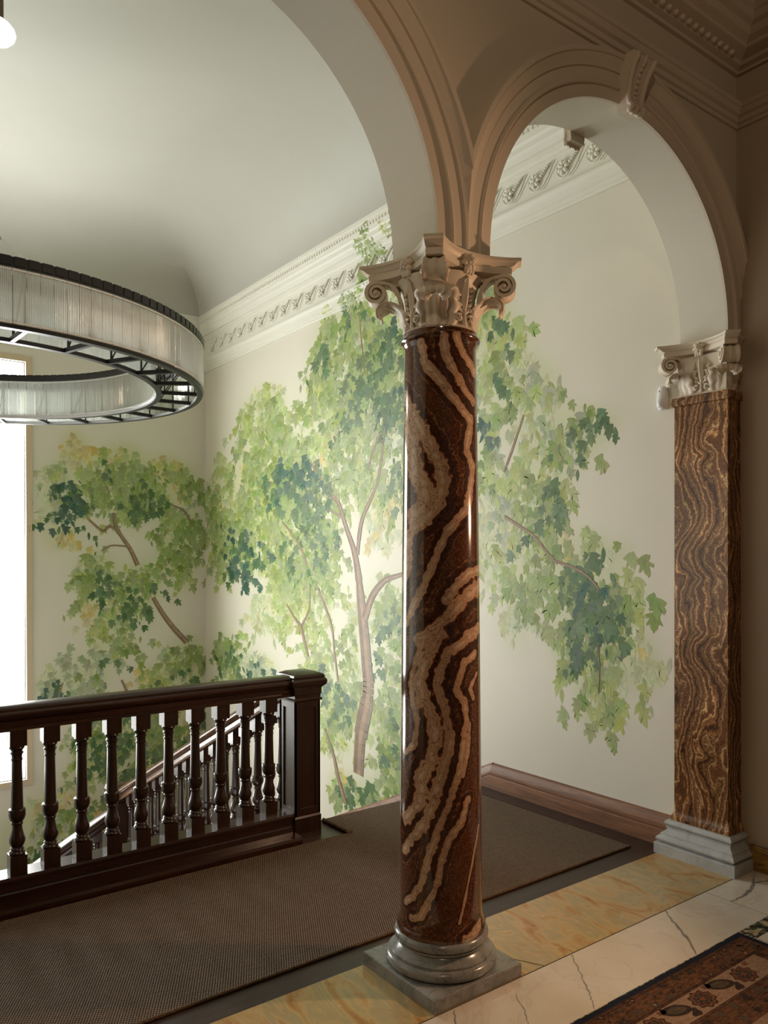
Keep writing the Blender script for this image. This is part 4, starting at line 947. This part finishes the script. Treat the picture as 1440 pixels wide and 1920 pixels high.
MB().sweep([[(x, BY+y, z) for y, z in kick] for x in (-3.6, 0.24)]).build('foot_moulding', M['mahogany_x'], bal, smooth=35)
b0 = None
bx = [0.116-0.1405*k for k in range(26)]
for i, x in enumerate(bx):
    if i == 0: b0 = o = baluster_mesh(-1.0, BY).build('baluster', M['mahogany'], bal, smooth=35)
    else:
        o = b0.copy(); COL.objects.link(o); o.parent = bal
    o.location = (x+1.0, 0, 0)
def newel(owner, cx, cy, z0, top):
    mb = MB().square([(0.084, z0), (0.084, z0+0.115), (0.078, z0+0.125), (0.073, z0+0.126), (0.073, top-0.155), (0.078, top-0.15)], cx, cy)
    nw = mb.build('newel_post', M['mahogany'], owner, smooth=0)
    pn = MB()
    for dx, dy in ((-1, 0), (1, 0), (0, -1), (0, 1)):
        d = Vector((dx, dy, 0)); tn = Vector((-dy, dx, 0))
        def bxx(w0, w1, za, zb, dep):
            c = Vector((cx, cy, 0)); pts = []
            for z in (za, zb):
                for w, r in ((w0, 0.070), (w1, 0.070), (w1, dep), (w0, dep)): q = c+d*r+tn*w; pts.append((q.x, q.y, z))
            pn.add(pts, [(3, 2, 1, 0), (4, 5, 6, 7), (0, 1, 5, 4), (1, 2, 6, 5), (2, 3, 7, 6), (3, 0, 4, 7)])
        a, b = z0+0.126, top-0.152
        bxx(-0.080, -0.052, a, b, 0.080); bxx(0.052, 0.080, a, b, 0.080); bxx(-0.052, 0.052, a, a+0.04, 0.080); bxx(-0.052, 0.052, b-0.035, b, 0.080)
        bxx(-0.052, -0.046, a+0.04, b-0.035, 0.076); bxx(0.046, 0.052, a+0.04, b-0.035, 0.076)
    pn.build('panel_frame', M['mahogany'], nw, smooth=0)
    mb = MB().square([(0.078, top-0.152), (0.088, top-0.150), (0.090, top-0.140), (0.082, top-0.134), (0.082, top-0.118), (0.086, top-0.112), (0.086, top-0.082), (0.092, top-0.074), (0.106, top-0.062), (0.110, top-0.046), (0.108, top-0.032), (0.098, top-0.024), (0.100, top-0.014), (0.092, top-0.004), (0.06, top+0.010), (0.02, top+0.013)], cx, cy)
    mb.build('cap', M['mahogany'], nw, smooth=25)
    return nw
newel(bal, 0.322, BY+0.01, 0.0, 0.905)

# sloping balustrade of the first flight
SL = -0.452
fb = empty('flight_balustrade', (0.322, 1.72, -0.1), 'mahogany balustrade sloping down the first stair flight to a square newel', 'balustrade')
Y0, Y1 = 1.684, 4.548
MB().sweep([[(0.322+x, y, z+SL*(y-1.60)) for x, z in RAILP] for y in (Y0, Y1)]).build('handrail', M['mahogany_y'], fb, smooth=35)
MB().sweep([[(0.322+x, y, z-0.03+SL*(y-1.60)) for x, z in sill] for y in (Y0, Y1)]).build('base_rail', M['mahogany_y'], fb, smooth=35)
b1 = None; k = 0; y = 1.78
while y < 4.5:
    if b1 is None:
        b1 = o = baluster_mesh(0.322, 1.72, 0.80, 0.10, SL).build('baluster', M['mahogany'], fb, smooth=35, loc=(0, 0, 0))
    else:
        o = b1.copy(); COL.objects.link(o); o.parent = fb
    o.location = (0, y-1.72, SL*(y-1.60)); y += 0.152
newel(fb, 0.322, 4.66, -1.45, -0.44)
# second flight along the back wall
SL2 = 0.538
lb = empty('lower_balustrade', (0.2, 4.66, -0.8), 'lower mahogany balustrade falling to the left in front of the back wall', 'balustrade')
X0, X1 = 0.21, -2.335
MB().sweep([[(x, 4.66+yy, z-1.555+SL2*(x-0.2)) for yy, z in RAILP] for x in (X0, X1)]).build('handrail', M['mahogany_x'], lb, smooth=35)
MB().sweep([[(x, 4.66+yy, z-1.58+SL2*(x-0.2)) for yy, z in sill] for x in (X0, X1)]).build('base_rail', M['mahogany_x'], lb, smooth=35)
b2 = None; x = 0.12
while x > -2.3:
    if b2 is None: b2 = o = baluster_mesh(0.2, 4.66, 0.80, 0.10).build('baluster', M['mahogany'], lb, smooth=35)
    else: o = b2.copy(); COL.objects.link(o); o.parent = lb
    o.location = (x-0.2, 0, -1.555+SL2*(x-0.2)+0.8-0.8); x -= 0.152
newel(lb, -2.45, 4.66, -3.2, -1.9)

# stairs
mb = MB()
for k in range(9):
    y0 = 1.655+0.3328*k; z = -0.15*(k+1)
    mb.box(0.27, XR, y0, y0+0.3328+0.02, z-0.15, z)
st = struct(mb.build('floor_stair_upper', M['floorwood'], smooth=0))
mb = MB().box(0.26, XR, 4.65, YB, -1.55, -1.35)
for k in range(9):
    x1 = 0.26-0.30*k; z = -1.35-0.1614*(k+1)
    mb.box(x1-0.32, x1, 4.60, YB, z-0.16, z)
struct(mb.build('floor_stair_lower', M['floorwood'], smooth=0))

# ------------------------------------------------------------------ sisal runner
run_o = empty('stair_runner', (0.5, 0.9, 0.0), 'brown woven sisal runner covering the landing floor', 'carpet')
def slab(mb, x0, x1, y0, y1, z0, z1): mb.box(x0, x1, y0, y1, z0, z1)
mb = MB(); slab(mb, -3.6, 0.53, 0.335, 1.395, 0.001, 0.010); slab(mb, 0.53, 1.615, 0.335, 1.675, 0.001, 0.010)
for k in range(9):
    y0 = 1.675+0.3328*k; z = -0.15*(k+1)
    mb.box(0.53, 1.615, y0, y0+0.335, z+0.001, z+0.010); mb.box(0.53, 1.615, y0-0.001, y0+0.009, z+0.005, z+0.155)
mb.build('weave', M['sisal'], run_o, smooth=0)
mb = MB()
mb.tube([(-3.6, 0.335, 0.006), (1.615, 0.335, 0.006)], 0.0065, 8)
mb.tube([(-3.6, 1.395, 0.006), (0.52, 1.395, 0.006)], 0.006, 8)
mb.build('front_binding', M['binding'], run_o, smooth=50)
mb = MB().tube([(0.532, 1.395, 0.013), (0.528, 1.66, 0.013)], 0.011, 10).tube([(0.522, 1.405, 0.012), (0.55, 1.395, 0.012)], 0.012, 10)
mb.build('rolled_edge', M['binding'], run_o, smooth=50)
mb = MB()
for k in range(330):
    y = 0.34+k*0.004; L = rng.uniform(0.006, 0.022)
    mb.tube([(1.612, y, 0.008), (1.614+L*0.6, y+rng.uniform(-.004, .004), 0.010), (1.614+L, y+rng.uniform(-.008, .008), rng.uniform(0.002, 0.007))], [0.0016, 0.0014, 0.0009], 4)
fg = mb.build('fringe', M['binding'], run_o, smooth=0); fg['kind'] = 'stuff'

# ------------------------------------------------------------------ patterned rug
rug = empty('patterned_rug', (0.3, -1.5, 0.0), 'patterned wool rug with navy edge and rust floral border on the marble', 'rug')
RX, RY = 1.158, -0.524
MB().box(-4.5, RX, -3.4, RY, 0.0008, 0.0085).build('navy_edge', M['rug_navy'], rug, smooth=0, bevel=0.002)
mb = MB(); mb.box(-4.47, RX-0.028, -3.37, RY-0.024, 0.004, 0.0090, 0); mb.box(-4.36, RX-0.128, -3.27, RY-0.128, 0.004, 0.0094, 1)
mb.box(-4.25, RX-0.245, -3.15, RY-0.238, 0.004, 0.0098, 0); mb.box(-4.15, RX-0.36, -3.0, RY-0.36, 0.004, 0.0102, 1)
mb.build('border_bands', [M['rug_brown'], M['rug_tan']], rug, smooth=0)
def blob(mb, x, y, r, n, wob, z, mi, st=1.0, rot=0.0, ph=0.0):
    vs = [(x, y, z)]; m = 36
    for k in range(m):
        a = 2*pi*k/m; q = r*(1+wob*sin(n*a+ph)); u, v = q*cos(a)*st, q*sin(a)
        vs.append((x+u*cos(rot)-v*sin(rot), y+u*sin(rot)+v*cos(rot), z))
    mb.add(vs, [(0, 1+k, 1+(k+1) % m) for k in range(m)], mi)
mb = MB(); Zm = 0.0099
def flower(x, y, r, rot=0):
    for q, n, w, mi in ((1.0, 9, .12, 0), (0.88, 9, .12, 1), (0.66, 9, .14, 0), (0.55, 7, .16, 2), (0.36, 6, .2, 0), (0.25, 5, .2, 1)):
        blob(mb, x, y, r*q, n, w, Zm+0.0002*(1.0-q)*6, mi, 1.25, rot)
for y0_ in (RY-0.026, RY-0.036, RY-0.118, RY-0.127, RY-0.238, RY-0.248):
    mb.add([(RX-0.03, y0_, 0.0100), (-4.4, y0_, 0.0100), (-4.4, y0_-0.003, 0.0100), (RX-0.03, y0_-0.003, 0.0100)], [(0, 1, 2, 3)], 0)
for i in range(16):
    x = 0.86-i*0.27
    flower(x, RY-0.183, 0.044, 0.1)
    blob(mb, x-0.135, RY-0.168, 0.030, 2, .15, Zm, 0, 1.9, -0.5); blob(mb, x-0.135, RY-0.168, 0.020, 2, .2, Zm+.0003, 3, 1.9, -0.5)
    blob(mb, x-0.09, RY-0.214, 0.016, 3, .2, Zm, 0, 1.6, 0.6); blob(mb, x-0.18, RY-0.145, 0.011, 3, .3, Zm, 0, 1.5, 1.0)
    blob(mb, x+0.075, RY-0.145, 0.010, 4, .3, Zm, 1, 1.4, 0.2)
for i in range(6):
    y = RY-0.30-i*0.3
    flower(RX-0.185, y, 0.042, 1.6); blob(mb, RX-0.18, y-0.15, 0.026, 2, .15, Zm, 0, 1.8, 1.1)
for i in range(110):          # small motifs of the rust border
    x = RX-0.06-i*0.042; y = RY-0.075+0.030*(1 if i % 2 else -1)+rng.uniform(-.008, .008)
    blob(mb, x, y, rng.uniform(.009, .015), 4, .35, 0.0094, rng.choice([0, 0, 3, 1]), 1.3, rng.uniform(0, 3)); blob(mb, x, y, .005, 4, .3, 0.0096, rng.choice([3, 4]), 1.2, 0)
    blob(mb, x+rng.uniform(-.01, .01), RY-0.075+rng.uniform(-.045, .045), rng.uniform(.004, .007), 3, .4, 0.0095, 0, 1.8, rng.uniform(0, 3))
    y2 = RY-0.30+0.03*(1 if i % 2 else -1); blob(mb, x, y2, rng.uniform(.012, .02), 5, .3, 0.0102, rng.choice([0, 3]), 1.2, rng.uniform(0, 3))
for i in range(60):
    y = RY-0.06-i*0.042; x = RX-0.078+0.028*(1 if i % 2 else -1)
    blob(mb, x, y, rng.uniform(.009, .014), 4, .35, 0.0094, rng.choice([0, 0, 3]), 1.3, rng.uniform(0, 3))
mb.build('woven_motifs', [M['rug_dark'], M['rug_rust'], M['rug_olive'], M['rug_olive'], M['rug_tan']], rug, smooth=0, recalc=False)
mb = MB()
for k in range(420):
    y = RY-0.002-k*0.0065; L = rng.uniform(0.015, 0.032)
    mb.tube([(RX-0.002, y, 0.005), (RX+L, y+rng.uniform(-.006, .006), 0.002)], [0.0016, 0.0009], 4)
fg = mb.build('fringe', M['plaster'], rug, smooth=0); fg['kind'] = 'stuff'; fg['label'] = 'pale cotton fringe'

# ------------------------------------------------------------------ ring chandelier
H1 = 1.04
CX, CY = -1.925+0.708*H1, -2.2266+5.035*H1; RO = 1.374*H1; RI = RO*0.825; ZB = 1.55+H1-0.014; ZTP = ZB+0.282
ch = empty('ring_chandelier', (CX, CY, ZB), 'large ring chandelier of reeded glass panels between two black metal hoops', 'chandelier')
def hoop(name, R0, R1, z0, z1, mat):
    MB().sweep([[(CX+r*cos(2*pi*k/160), CY+r*sin(2*pi*k/160), z) for r, z in ((R0, z0), (R1, z0), (R1, z1), (R0, z1))] for k in range(160)], True, False, loop=True).build(name, mat, ch, smooth=30)
for R_ in (RO, RI):
    hoop('bottom_hoop', R_-0.030, R_+0.004, ZB, ZB+0.020, M['black_metal'])
    hoop('top_hoop', R_-0.030, R_+0.012, ZTP-0.012, ZTP+0.036, M['black_metal'])
    nb = 150 if R_ > RI+0.01 else 124; m = MB()
    for k in range(nb):
        a0, a1 = 2*pi*(k+0.12)/nb, 2*pi*(k+0.88)/nb
        m.sweep([[(CX+r*cos(a), CY+r*sin(a), z) for r, z in ((R_-0.034, ZTP+0.034), (R_+0.0155, ZTP+0.034), (R_+0.0155, ZTP-0.006), (R_+0.010, ZTP-0.010), (R_+0.010, ZTP+0.030), (R_-0.034, ZTP+0.030))] for a in (a0, (a0+a1)/2, a1)])
        for v_ in range(-18, 0): m.v[v_] = (m.v[v_][0], m.v[v_][1], m.v[v_][2]+0.004)
    m.build('clip_band', M['black_metal'], ch, smooth=0)['kind'] = 'stuff'
    MB().sweep([[(CX+(R_+s*1.0)*cos(2*pi*k/160), CY+(R_+s)*sin(2*pi*k/160), z) for s, z in ((-0.032, ZB+0.001), (-0.0305, ZB+0.001), (-0.0305, ZB+0.018), (-0.032, ZB+0.018))] for k in range(160)], True, False, loop=True).build('hoop_trim', M['silver'], ch, smooth=30)
NBR = 28
def spar(a):
    m = MB(); d = Vector((cos(a), sin(a), 0)); tn = Vector((-sin(a), cos(a), 0)); c = Vector((CX, CY, 0))
    def bar(p, q, w, h):
        u = (q-p).normalized(); s = u.cross(Z) if abs(u.z) < 0.9 else tn.copy(); s = s.normalized(); v = s.cross(u)
        m.sweep([[tuple(e+s*w*i+v*h*j) for i, j in ((-1, -1), (1, -1), (1, 1), (-1, 1))] for e in (p, q)])
    bar(c+d*(RI-0.01)+Z*(ZB+0.012), c+d*(RO-0.02)+Z*(ZB+0.012), 0.011, 0.011)
    bar(c+d*(RI-0.01)+Z*(ZTP), c+d*(RO-0.02)+Z*(ZTP), 0.008, 0.008)
    for r in (RI+0.02, RO-0.045): bar(c+d*r+Z*(ZB+0.02), c+d*r+Z*(ZTP), 0.004, 0.004)
    bar(c+d*(RI+0.02)+Z*(ZB+0.02), c+d*(RO-0.045)+Z*(ZTP), 0.003, 0.003)
    return m
for k in range(NBR): spar(2*pi*(k+0.3)/NBR).build('spar', M['black_metal'], ch, smooth=0)
# reeded glass panels
def panel_mesh(R_, out, half):
    reeds = 7; n = reeds*6; m = MB(); z0, z1 = ZB+0.018, ZTP-0.010
    loop_o, loop_i = [], []
    for k in range(n+1):
        s = (k/n*2-1)*half; bmp = 0.0045*abs(sin(pi*k/6))
        r = R_+0.004*0+bmp*(1 if out else -1); rb = R_-0.004*(1 if out else -1)
        loop_o.append((r, s)); loop_i.append((rb, s))
    lp = loop_o+loop_i[::-1]
    zs = [z0, z0+0.004, z0+0.012, z1-0.05, z1-0.042, z1]
    sc = [0.6, 1.0, 1.0, 1.0, 1.0, 0.85]
    return m, lp, zs, sc
def panels(R_, out, count):
    half = pi*R_/count*0.955
    m, lp, zs, sc = panel_mesh(R_, out, half)
    def at_angle(mm, a):
        d = Vector((cos(a), sin(a), 0)); tn = Vector((-sin(a), cos(a), 0)); c = Vector((CX, CY, 0))
        secs = []
        for z, s_ in zip(zs, sc): secs.append([tuple(c+d*(R_+(r-R_)*s_)+tn*s+Z*z) for r, s in lp])
        mm.sweep(secs)
        for z0, z1, o_ in ((ZB+0.019, ZB+0.029, 0.006), (ZTP-0.028, ZTP-0.014, 0.006)):
            for j in range(7):
                s = (j+0.5)/7*2*half-half; rr = R_+(0.0055 if out else -0.0055)
                mm.ellipsoid(c+d*rr+tn*s+Z*((z0+z1)/2), 0.0030, 0.0052, 0.0045, (d, tn, Z), 6, 4)
                mm.mi[-24:] = [1]*24
    return at_angle
def in_view(a, R_):
    p = Vector((CX+R_*cos(a), CY+R_*sin(a), ZB+0.15))-Vector(cam.location)
    z = p.dot(fw); return 720+1468.94*p.dot(r2)/z > -8
rest = MB(); n_ind = 0
for R_, out, count in ((RO+0.008, True, 150), (RI+0.008, True, 124), (RO-0.036, False, 146), (RI-0.036, False, 118)):
    fn = panels(R_, out, count)
    if not out and R_ > RI+0.05 or (out and R_ < RI+0.05): continue
    proto = None
    for k in range(count):
        a = 2*pi*(k+0.5)/count
        if in_view(a, R_) and n_ind < 100:
            if proto is None:
                mm = MB(); fn(mm, a); proto = mm.build('glass_panel', [M['glass'], M['glass_sparkle']], ch, smooth=40); a_p = a
                o = proto
            else:
                o = proto.copy(); COL.objects.link(o); o.parent = ch; o.rotation_euler = (0, 0, a-a_p)
            n_ind += 1
        else: fn(rest, a)
rs = rest.build('glass_panel_band', [M['glass'], M['glass_sparkle']], ch, smooth=40); rs['kind'] = 'stuff'
hub = (CX, CY, ZTP+0.84)
MB().lathe([(0.0, hub[2]-0.03), (0.035, hub[2]-0.03), (0.045, hub[2]), (0.02, hub[2]+0.03), (0.009, hub[2]+0.05), (0.009, 4.80), (0.06, 4.80), (0.06, 4.818), (0.0, 4.818)], CX, CY, 24, caps=False).build('hanging_rod', M['steel'], ch, smooth=35)
for a in (-1.47, 1.64, 2.9):
    m = MB().tube([hub, (CX+(RO-0.02)*cos(a), CY+(RO-0.02)*sin(a), ZTP+0.01)], 0.0025, 6)
    p0 = Vector(hub); p1 = Vector((CX+(RO-0.02)*cos(a), CY+(RO-0.02)*sin(a), ZTP)); q = p0.lerp(p1, 0.56); q2 = p0.lerp(p1, 0.62)
    m.tube([q, q2], 0.009, 8); m.build('cable', M['steel'], ch, smooth=40)

# ------------------------------------------------------------------ pendant lamp
PXL, PYL = -1.925+0.974*0.732, 1.60
pz = 3.89
pen = empty('pendant_lamp', (PXL, PYL, pz), 'small white opal pendant lamp on a dark rod under the ceiling', 'lamp')
MB().lathe([(0.0, pz-0.050), (0.03, pz-0.048), (0.055, pz-0.038), (0.072, pz-0.020), (0.077, pz-0.002), (0.072, pz+0.016), (0.056, pz+0.036), (0.036, pz+0.052), (0.024, pz+0.060), (0.0, pz+0.062)], PXL, PYL, 40, caps=False).build('lamp_shade', M['opal'], pen, smooth=60)
MB().lathe([(0.024, pz+0.052), (0.026, pz+0.058), (0.026, pz+0.30), (0.010, pz+0.31), (0.010, 4.79), (0.055, 4.79), (0.055, 4.818)], PXL, PYL, 24).build('rod', M['bronze'], pen, smooth=35)

# ------------------------------------------------------------------ painted foliage on the walls
TONES = {'p': (0.50, 0.565, 0.30), 'l': (0.37, 0.46, 0.135), 'm': (0.235, 0.335, 0.080), 'd': (0.085, 0.175, 0.065), 't': (0.032, 0.110, 0.075), 'y': (0.58, 0.48, 0.14), 'g': (0.28, 0.37, 0.21)}
ORDER = {'p': 0, 'y': 1, 'g': 2, 'l': 3, 'm': 4, 'd': 5, 't': 6}
def leaf_shape():
    # drooping lobed leaf, tip at -z, stalk at the origin
    L = [(0.0, 0.05)]
    sides = []
    for sgn in (1, -1):
        q = rng.uniform(0.7, 1.15); w = rng.uniform(0.75, 1.1)
        side = [(0.30*q, 0.02), (0.62*q*w, -0.10*rng.uniform(0.2, 1.6)), (0.46*q*w, -0.26), (0.30*w, -0.30), (0.56*q*w, -0.55*rng.uniform(0.8, 1.2)), (0.50*q*w, -0.72*rng.uniform(0.85, 1.15)), (0.24*w, -0.56), (0.20*w, -0.78), (0.07, -0.95)]
        if rng.random() < 0.3: side = side[:1]+[(0.34*q, -0.2), (0.30*w, -0.30)]+side[4:]
        sides.append([(sgn*x+rng.uniform(-.03, .03), z+rng.uniform(-.03, .03)) for x, z in side])
    return [(0.0, 0.06)]+sides[0]+[(rng.uniform(-.08, .08), -1.08)]+sides[1][::-1]
SHAPES = [leaf_shape() for _ in range(24)]
def slim_shape():
    w = rng.uniform(.13, .2); return [(0, 0), (w*.8, -.25), (w, -.5), (w*.5, -.8), (0.03, -1.0), (-w*.4, -.8), (-w*.9, -.5), (-w*.7, -.2)]
SLIM = [slim_shape() for _ in range(8)]
def foliage(name, clumps, branches, place, parent, wide, label, cover=1.75, limit=None):
    mb = MB(); cols = []
    def quad(pts, depth, color):
        mb.add([place(h, z, depth) for h, z in pts], [tuple(range(len(pts)))]); cols.extend([(*color, 1)]*len(pts))
    for bi, br in enumerate(branches):
        P = [Vector((h, z, w)) for h, z, w in br]; P = bspl(P, 6)
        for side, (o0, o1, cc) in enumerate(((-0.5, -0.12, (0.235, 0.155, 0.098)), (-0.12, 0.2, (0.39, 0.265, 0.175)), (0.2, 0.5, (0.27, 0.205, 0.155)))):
            for a, b in zip(P, P[1:]):
                d = Vector((b.x-a.x, b.y-a.y)); d.normalize(); n = Vector((-d.y, d.x)); s = rng.uniform(.85, 1.12)
                q = 1.0 if abs(d.x) < 0.2 else wide(a.x)
                pa = [(a.x+n.x*a.z*o0*q, a.y+n.y*a.z*o0), (b.x+n.x*b.z*o0*q, b.y+n.y*b.z*o0), (b.x+n.x*b.z*o1*q, b.y+n.y*b.z*o1), (a.x+n.x*a.z*o1*q, a.y+n.y*a.z*o1)]
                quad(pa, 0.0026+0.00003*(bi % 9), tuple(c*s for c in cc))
    leaves = []
    bare = [(p_.x, p_.y, p_.z*0.5+0.055*wide(p_.x)) for br in branches if max(q[2] for q in br) > 0.05 for p_ in bspl([Vector(q) for q in br], 8) if p_.z > 0.045]
    for ci, (ch_, cz, rh, rz, tt) in enumerate(clumps):
        sz = 0.088; wd = wide(ch_)
        n = max(3, int(pi*rh*rz/(sz*sz*wd*0.40)*cover))
        k = 0
        while k < n:
            r = sqrt(rng.random())*rng.choice((0.95, 0.95, 1.1, 1.35)); a = rng.uniform(0, 2*pi)
            h0 = ch_+rh*r*cos(a); z0 = cz+rz*r*sin(a)+0.05
            tone = rng.choice(tt); m = rng.choice((1, 3, 4, 5, 6)); dr = rng.gauss(0, 0.035)
            for j in range(m):           # leaves hang in short drooping sprays
                h1 = h0+dr*j*wd+rng.gauss(0, 0.016)*wd; z1 = z0-j*0.040+rng.gauss(0, 0.012)
                tn_ = tone if rng.random() < 0.75 else rng.choice(tt)
                if bare and any(abs(h1-hb) < wb for hb, zb, wb in bare if abs(z1-0.03-zb) < 0.04) and rng.random() < 0.9: k += 0.5; continue
                leaves.append((ORDER[tn_]+rng.random()*0.9, h1, z1, tn_, sz*rng.uniform(0.62, 1.3)*(0.86 if tn_ in 'dt' else 1), wd)); k += 1
    leaves.sort(key=lambda q: q[0])
    N_ = len(leaves); cells = {}
    def layer_of(h, z, r):              # every leaf lies one paint layer above those it overlaps
        L = 0; keys = [(int(math.floor((h+a_*r)/0.25)), int(math.floor((z+b_*r)/0.25))) for a_ in (-1, 1) for b_ in (-1, 1)]
        for kx in range(min(q[0] for q in keys), max(q[0] for q in keys)+1):
            for kz in range(min(q[1] for q in keys), max(q[1] for q in keys)+1):
                for h_, z_, r_, l_ in cells.get((kx, kz), ()):
                    if l_ >= L and abs(h_-h) < r_+r and abs(z_-z) < r_+r: L = l_+1
        for kx in range(min(q[0] for q in keys), max(q[0] for q in keys)+1):
            for kz in range(min(q[1] for q in keys), max(q[1] for q in keys)+1): cells.setdefault((kx, kz), []).append((h, z, r, L))
        return L
    top_layer = 0
    for i, (od, h, z, tone, s, wd) in enumerate(leaves):
        sh_ = rng.choice(SHAPES) if rng.random() < 0.72 else rng.choice(SLIM)
        rot = rng.gauss(0, 0.42); cr, sr = cos(rot), sin(rot)
        if limit and not limit(h, z, s*wd): continue
        base = TONES[tone]; k = rng.uniform(0.80, 1.22); fade = rng.uniform(0.05, 0.5) if tone in 'pyg' else rng.uniform(0, 0.30) if tone in 'lm' else rng.uniform(0, .14)
        hue = rng.uniform(-.06, .06)
        c0 = [min(0.8, max(0.012, (base[j]*k*(1+(hue, 0, -hue)[j]*2))*(1-fade)+WALL[j]*fade)) for j in range(3)]
        ly = layer_of(h, z-0.035, s*wd*0.72); top_layer = max(top_layer, ly)
        dep = 0.0006+0.000008*ly+(0.0004 if ORDER[tone] > 3 else 0.0)
        pts = [(h+(x*cr-y*sr)*s*wd, z+(x*sr+y*cr)*s) for x, y in sh_]
        o = len(mb.v)
        ctr_ = (h+(0*cr+0.35*sr)*s*wd, z+(-0.35*cr)*s)
        mb.add([place(ctr_[0], ctr_[1], dep)]+[place(a_, b_, dep) for a_, b_ in pts], [(0, 1+q, 1+(q+1) % len(pts)) for q in range(len(pts))])
        dk = rng.uniform(0.80, 0.95)
        cols.append((*[c*dk for c in c0], 1))
        for (x, y) in sh_:
            f = min(1, abs(y)+abs(x)*0.4); m_ = 0.9+0.22*f*rng.uniform(0.5, 1.2)
            cols.append((*[min(.8, c*m_) for c in c0], 1))
    o = mb.build(name, M['leaf'], parent, smooth=0, recalc=False)
    at = o.data.color_attributes.new('leaf_color', 'FLOAT_COLOR', 'POINT')
    at.data.foreach_set('color', [q for c in cols for q in c])
    tag(o, label=label); return N_, top_layer
def place_r(h, z, dep):
    d = corn_d(z) if z > 3.655 else 0.0
    return (XR-d-dep, min(max(h, 0.13), YB-0.003), z)
def place_b(h, z, dep):
    near = W_X0-0.06 < h < W_X1+0.056 and W_Z0-0.06 < z < W_Z1+0.06
    return (min(h, XR-0.003), YB-dep-(0.026 if near else 0.0), z)
n1 = foliage('tree_mural', CL_R, BRANCHES_RIGHT, place_r, wall_right, lambda h: 0.95+0.13*max(0, h-1.0), 'hand-painted green leafy tree with a tan trunk')
n2 = foliage('tree_mural', CL_B, BRANCHES_BACK, place_b, wall_back, lambda h: 1.0, 'hand-painted leafy green branches beside the window', limit=lambda h, z, s: not (W_X0 < h-s*0.5 < W_X1-0.02 or W_X0 < h < W_X1 and W_Z0 < z < W_Z1))
print('mural leaves', n1, n2)
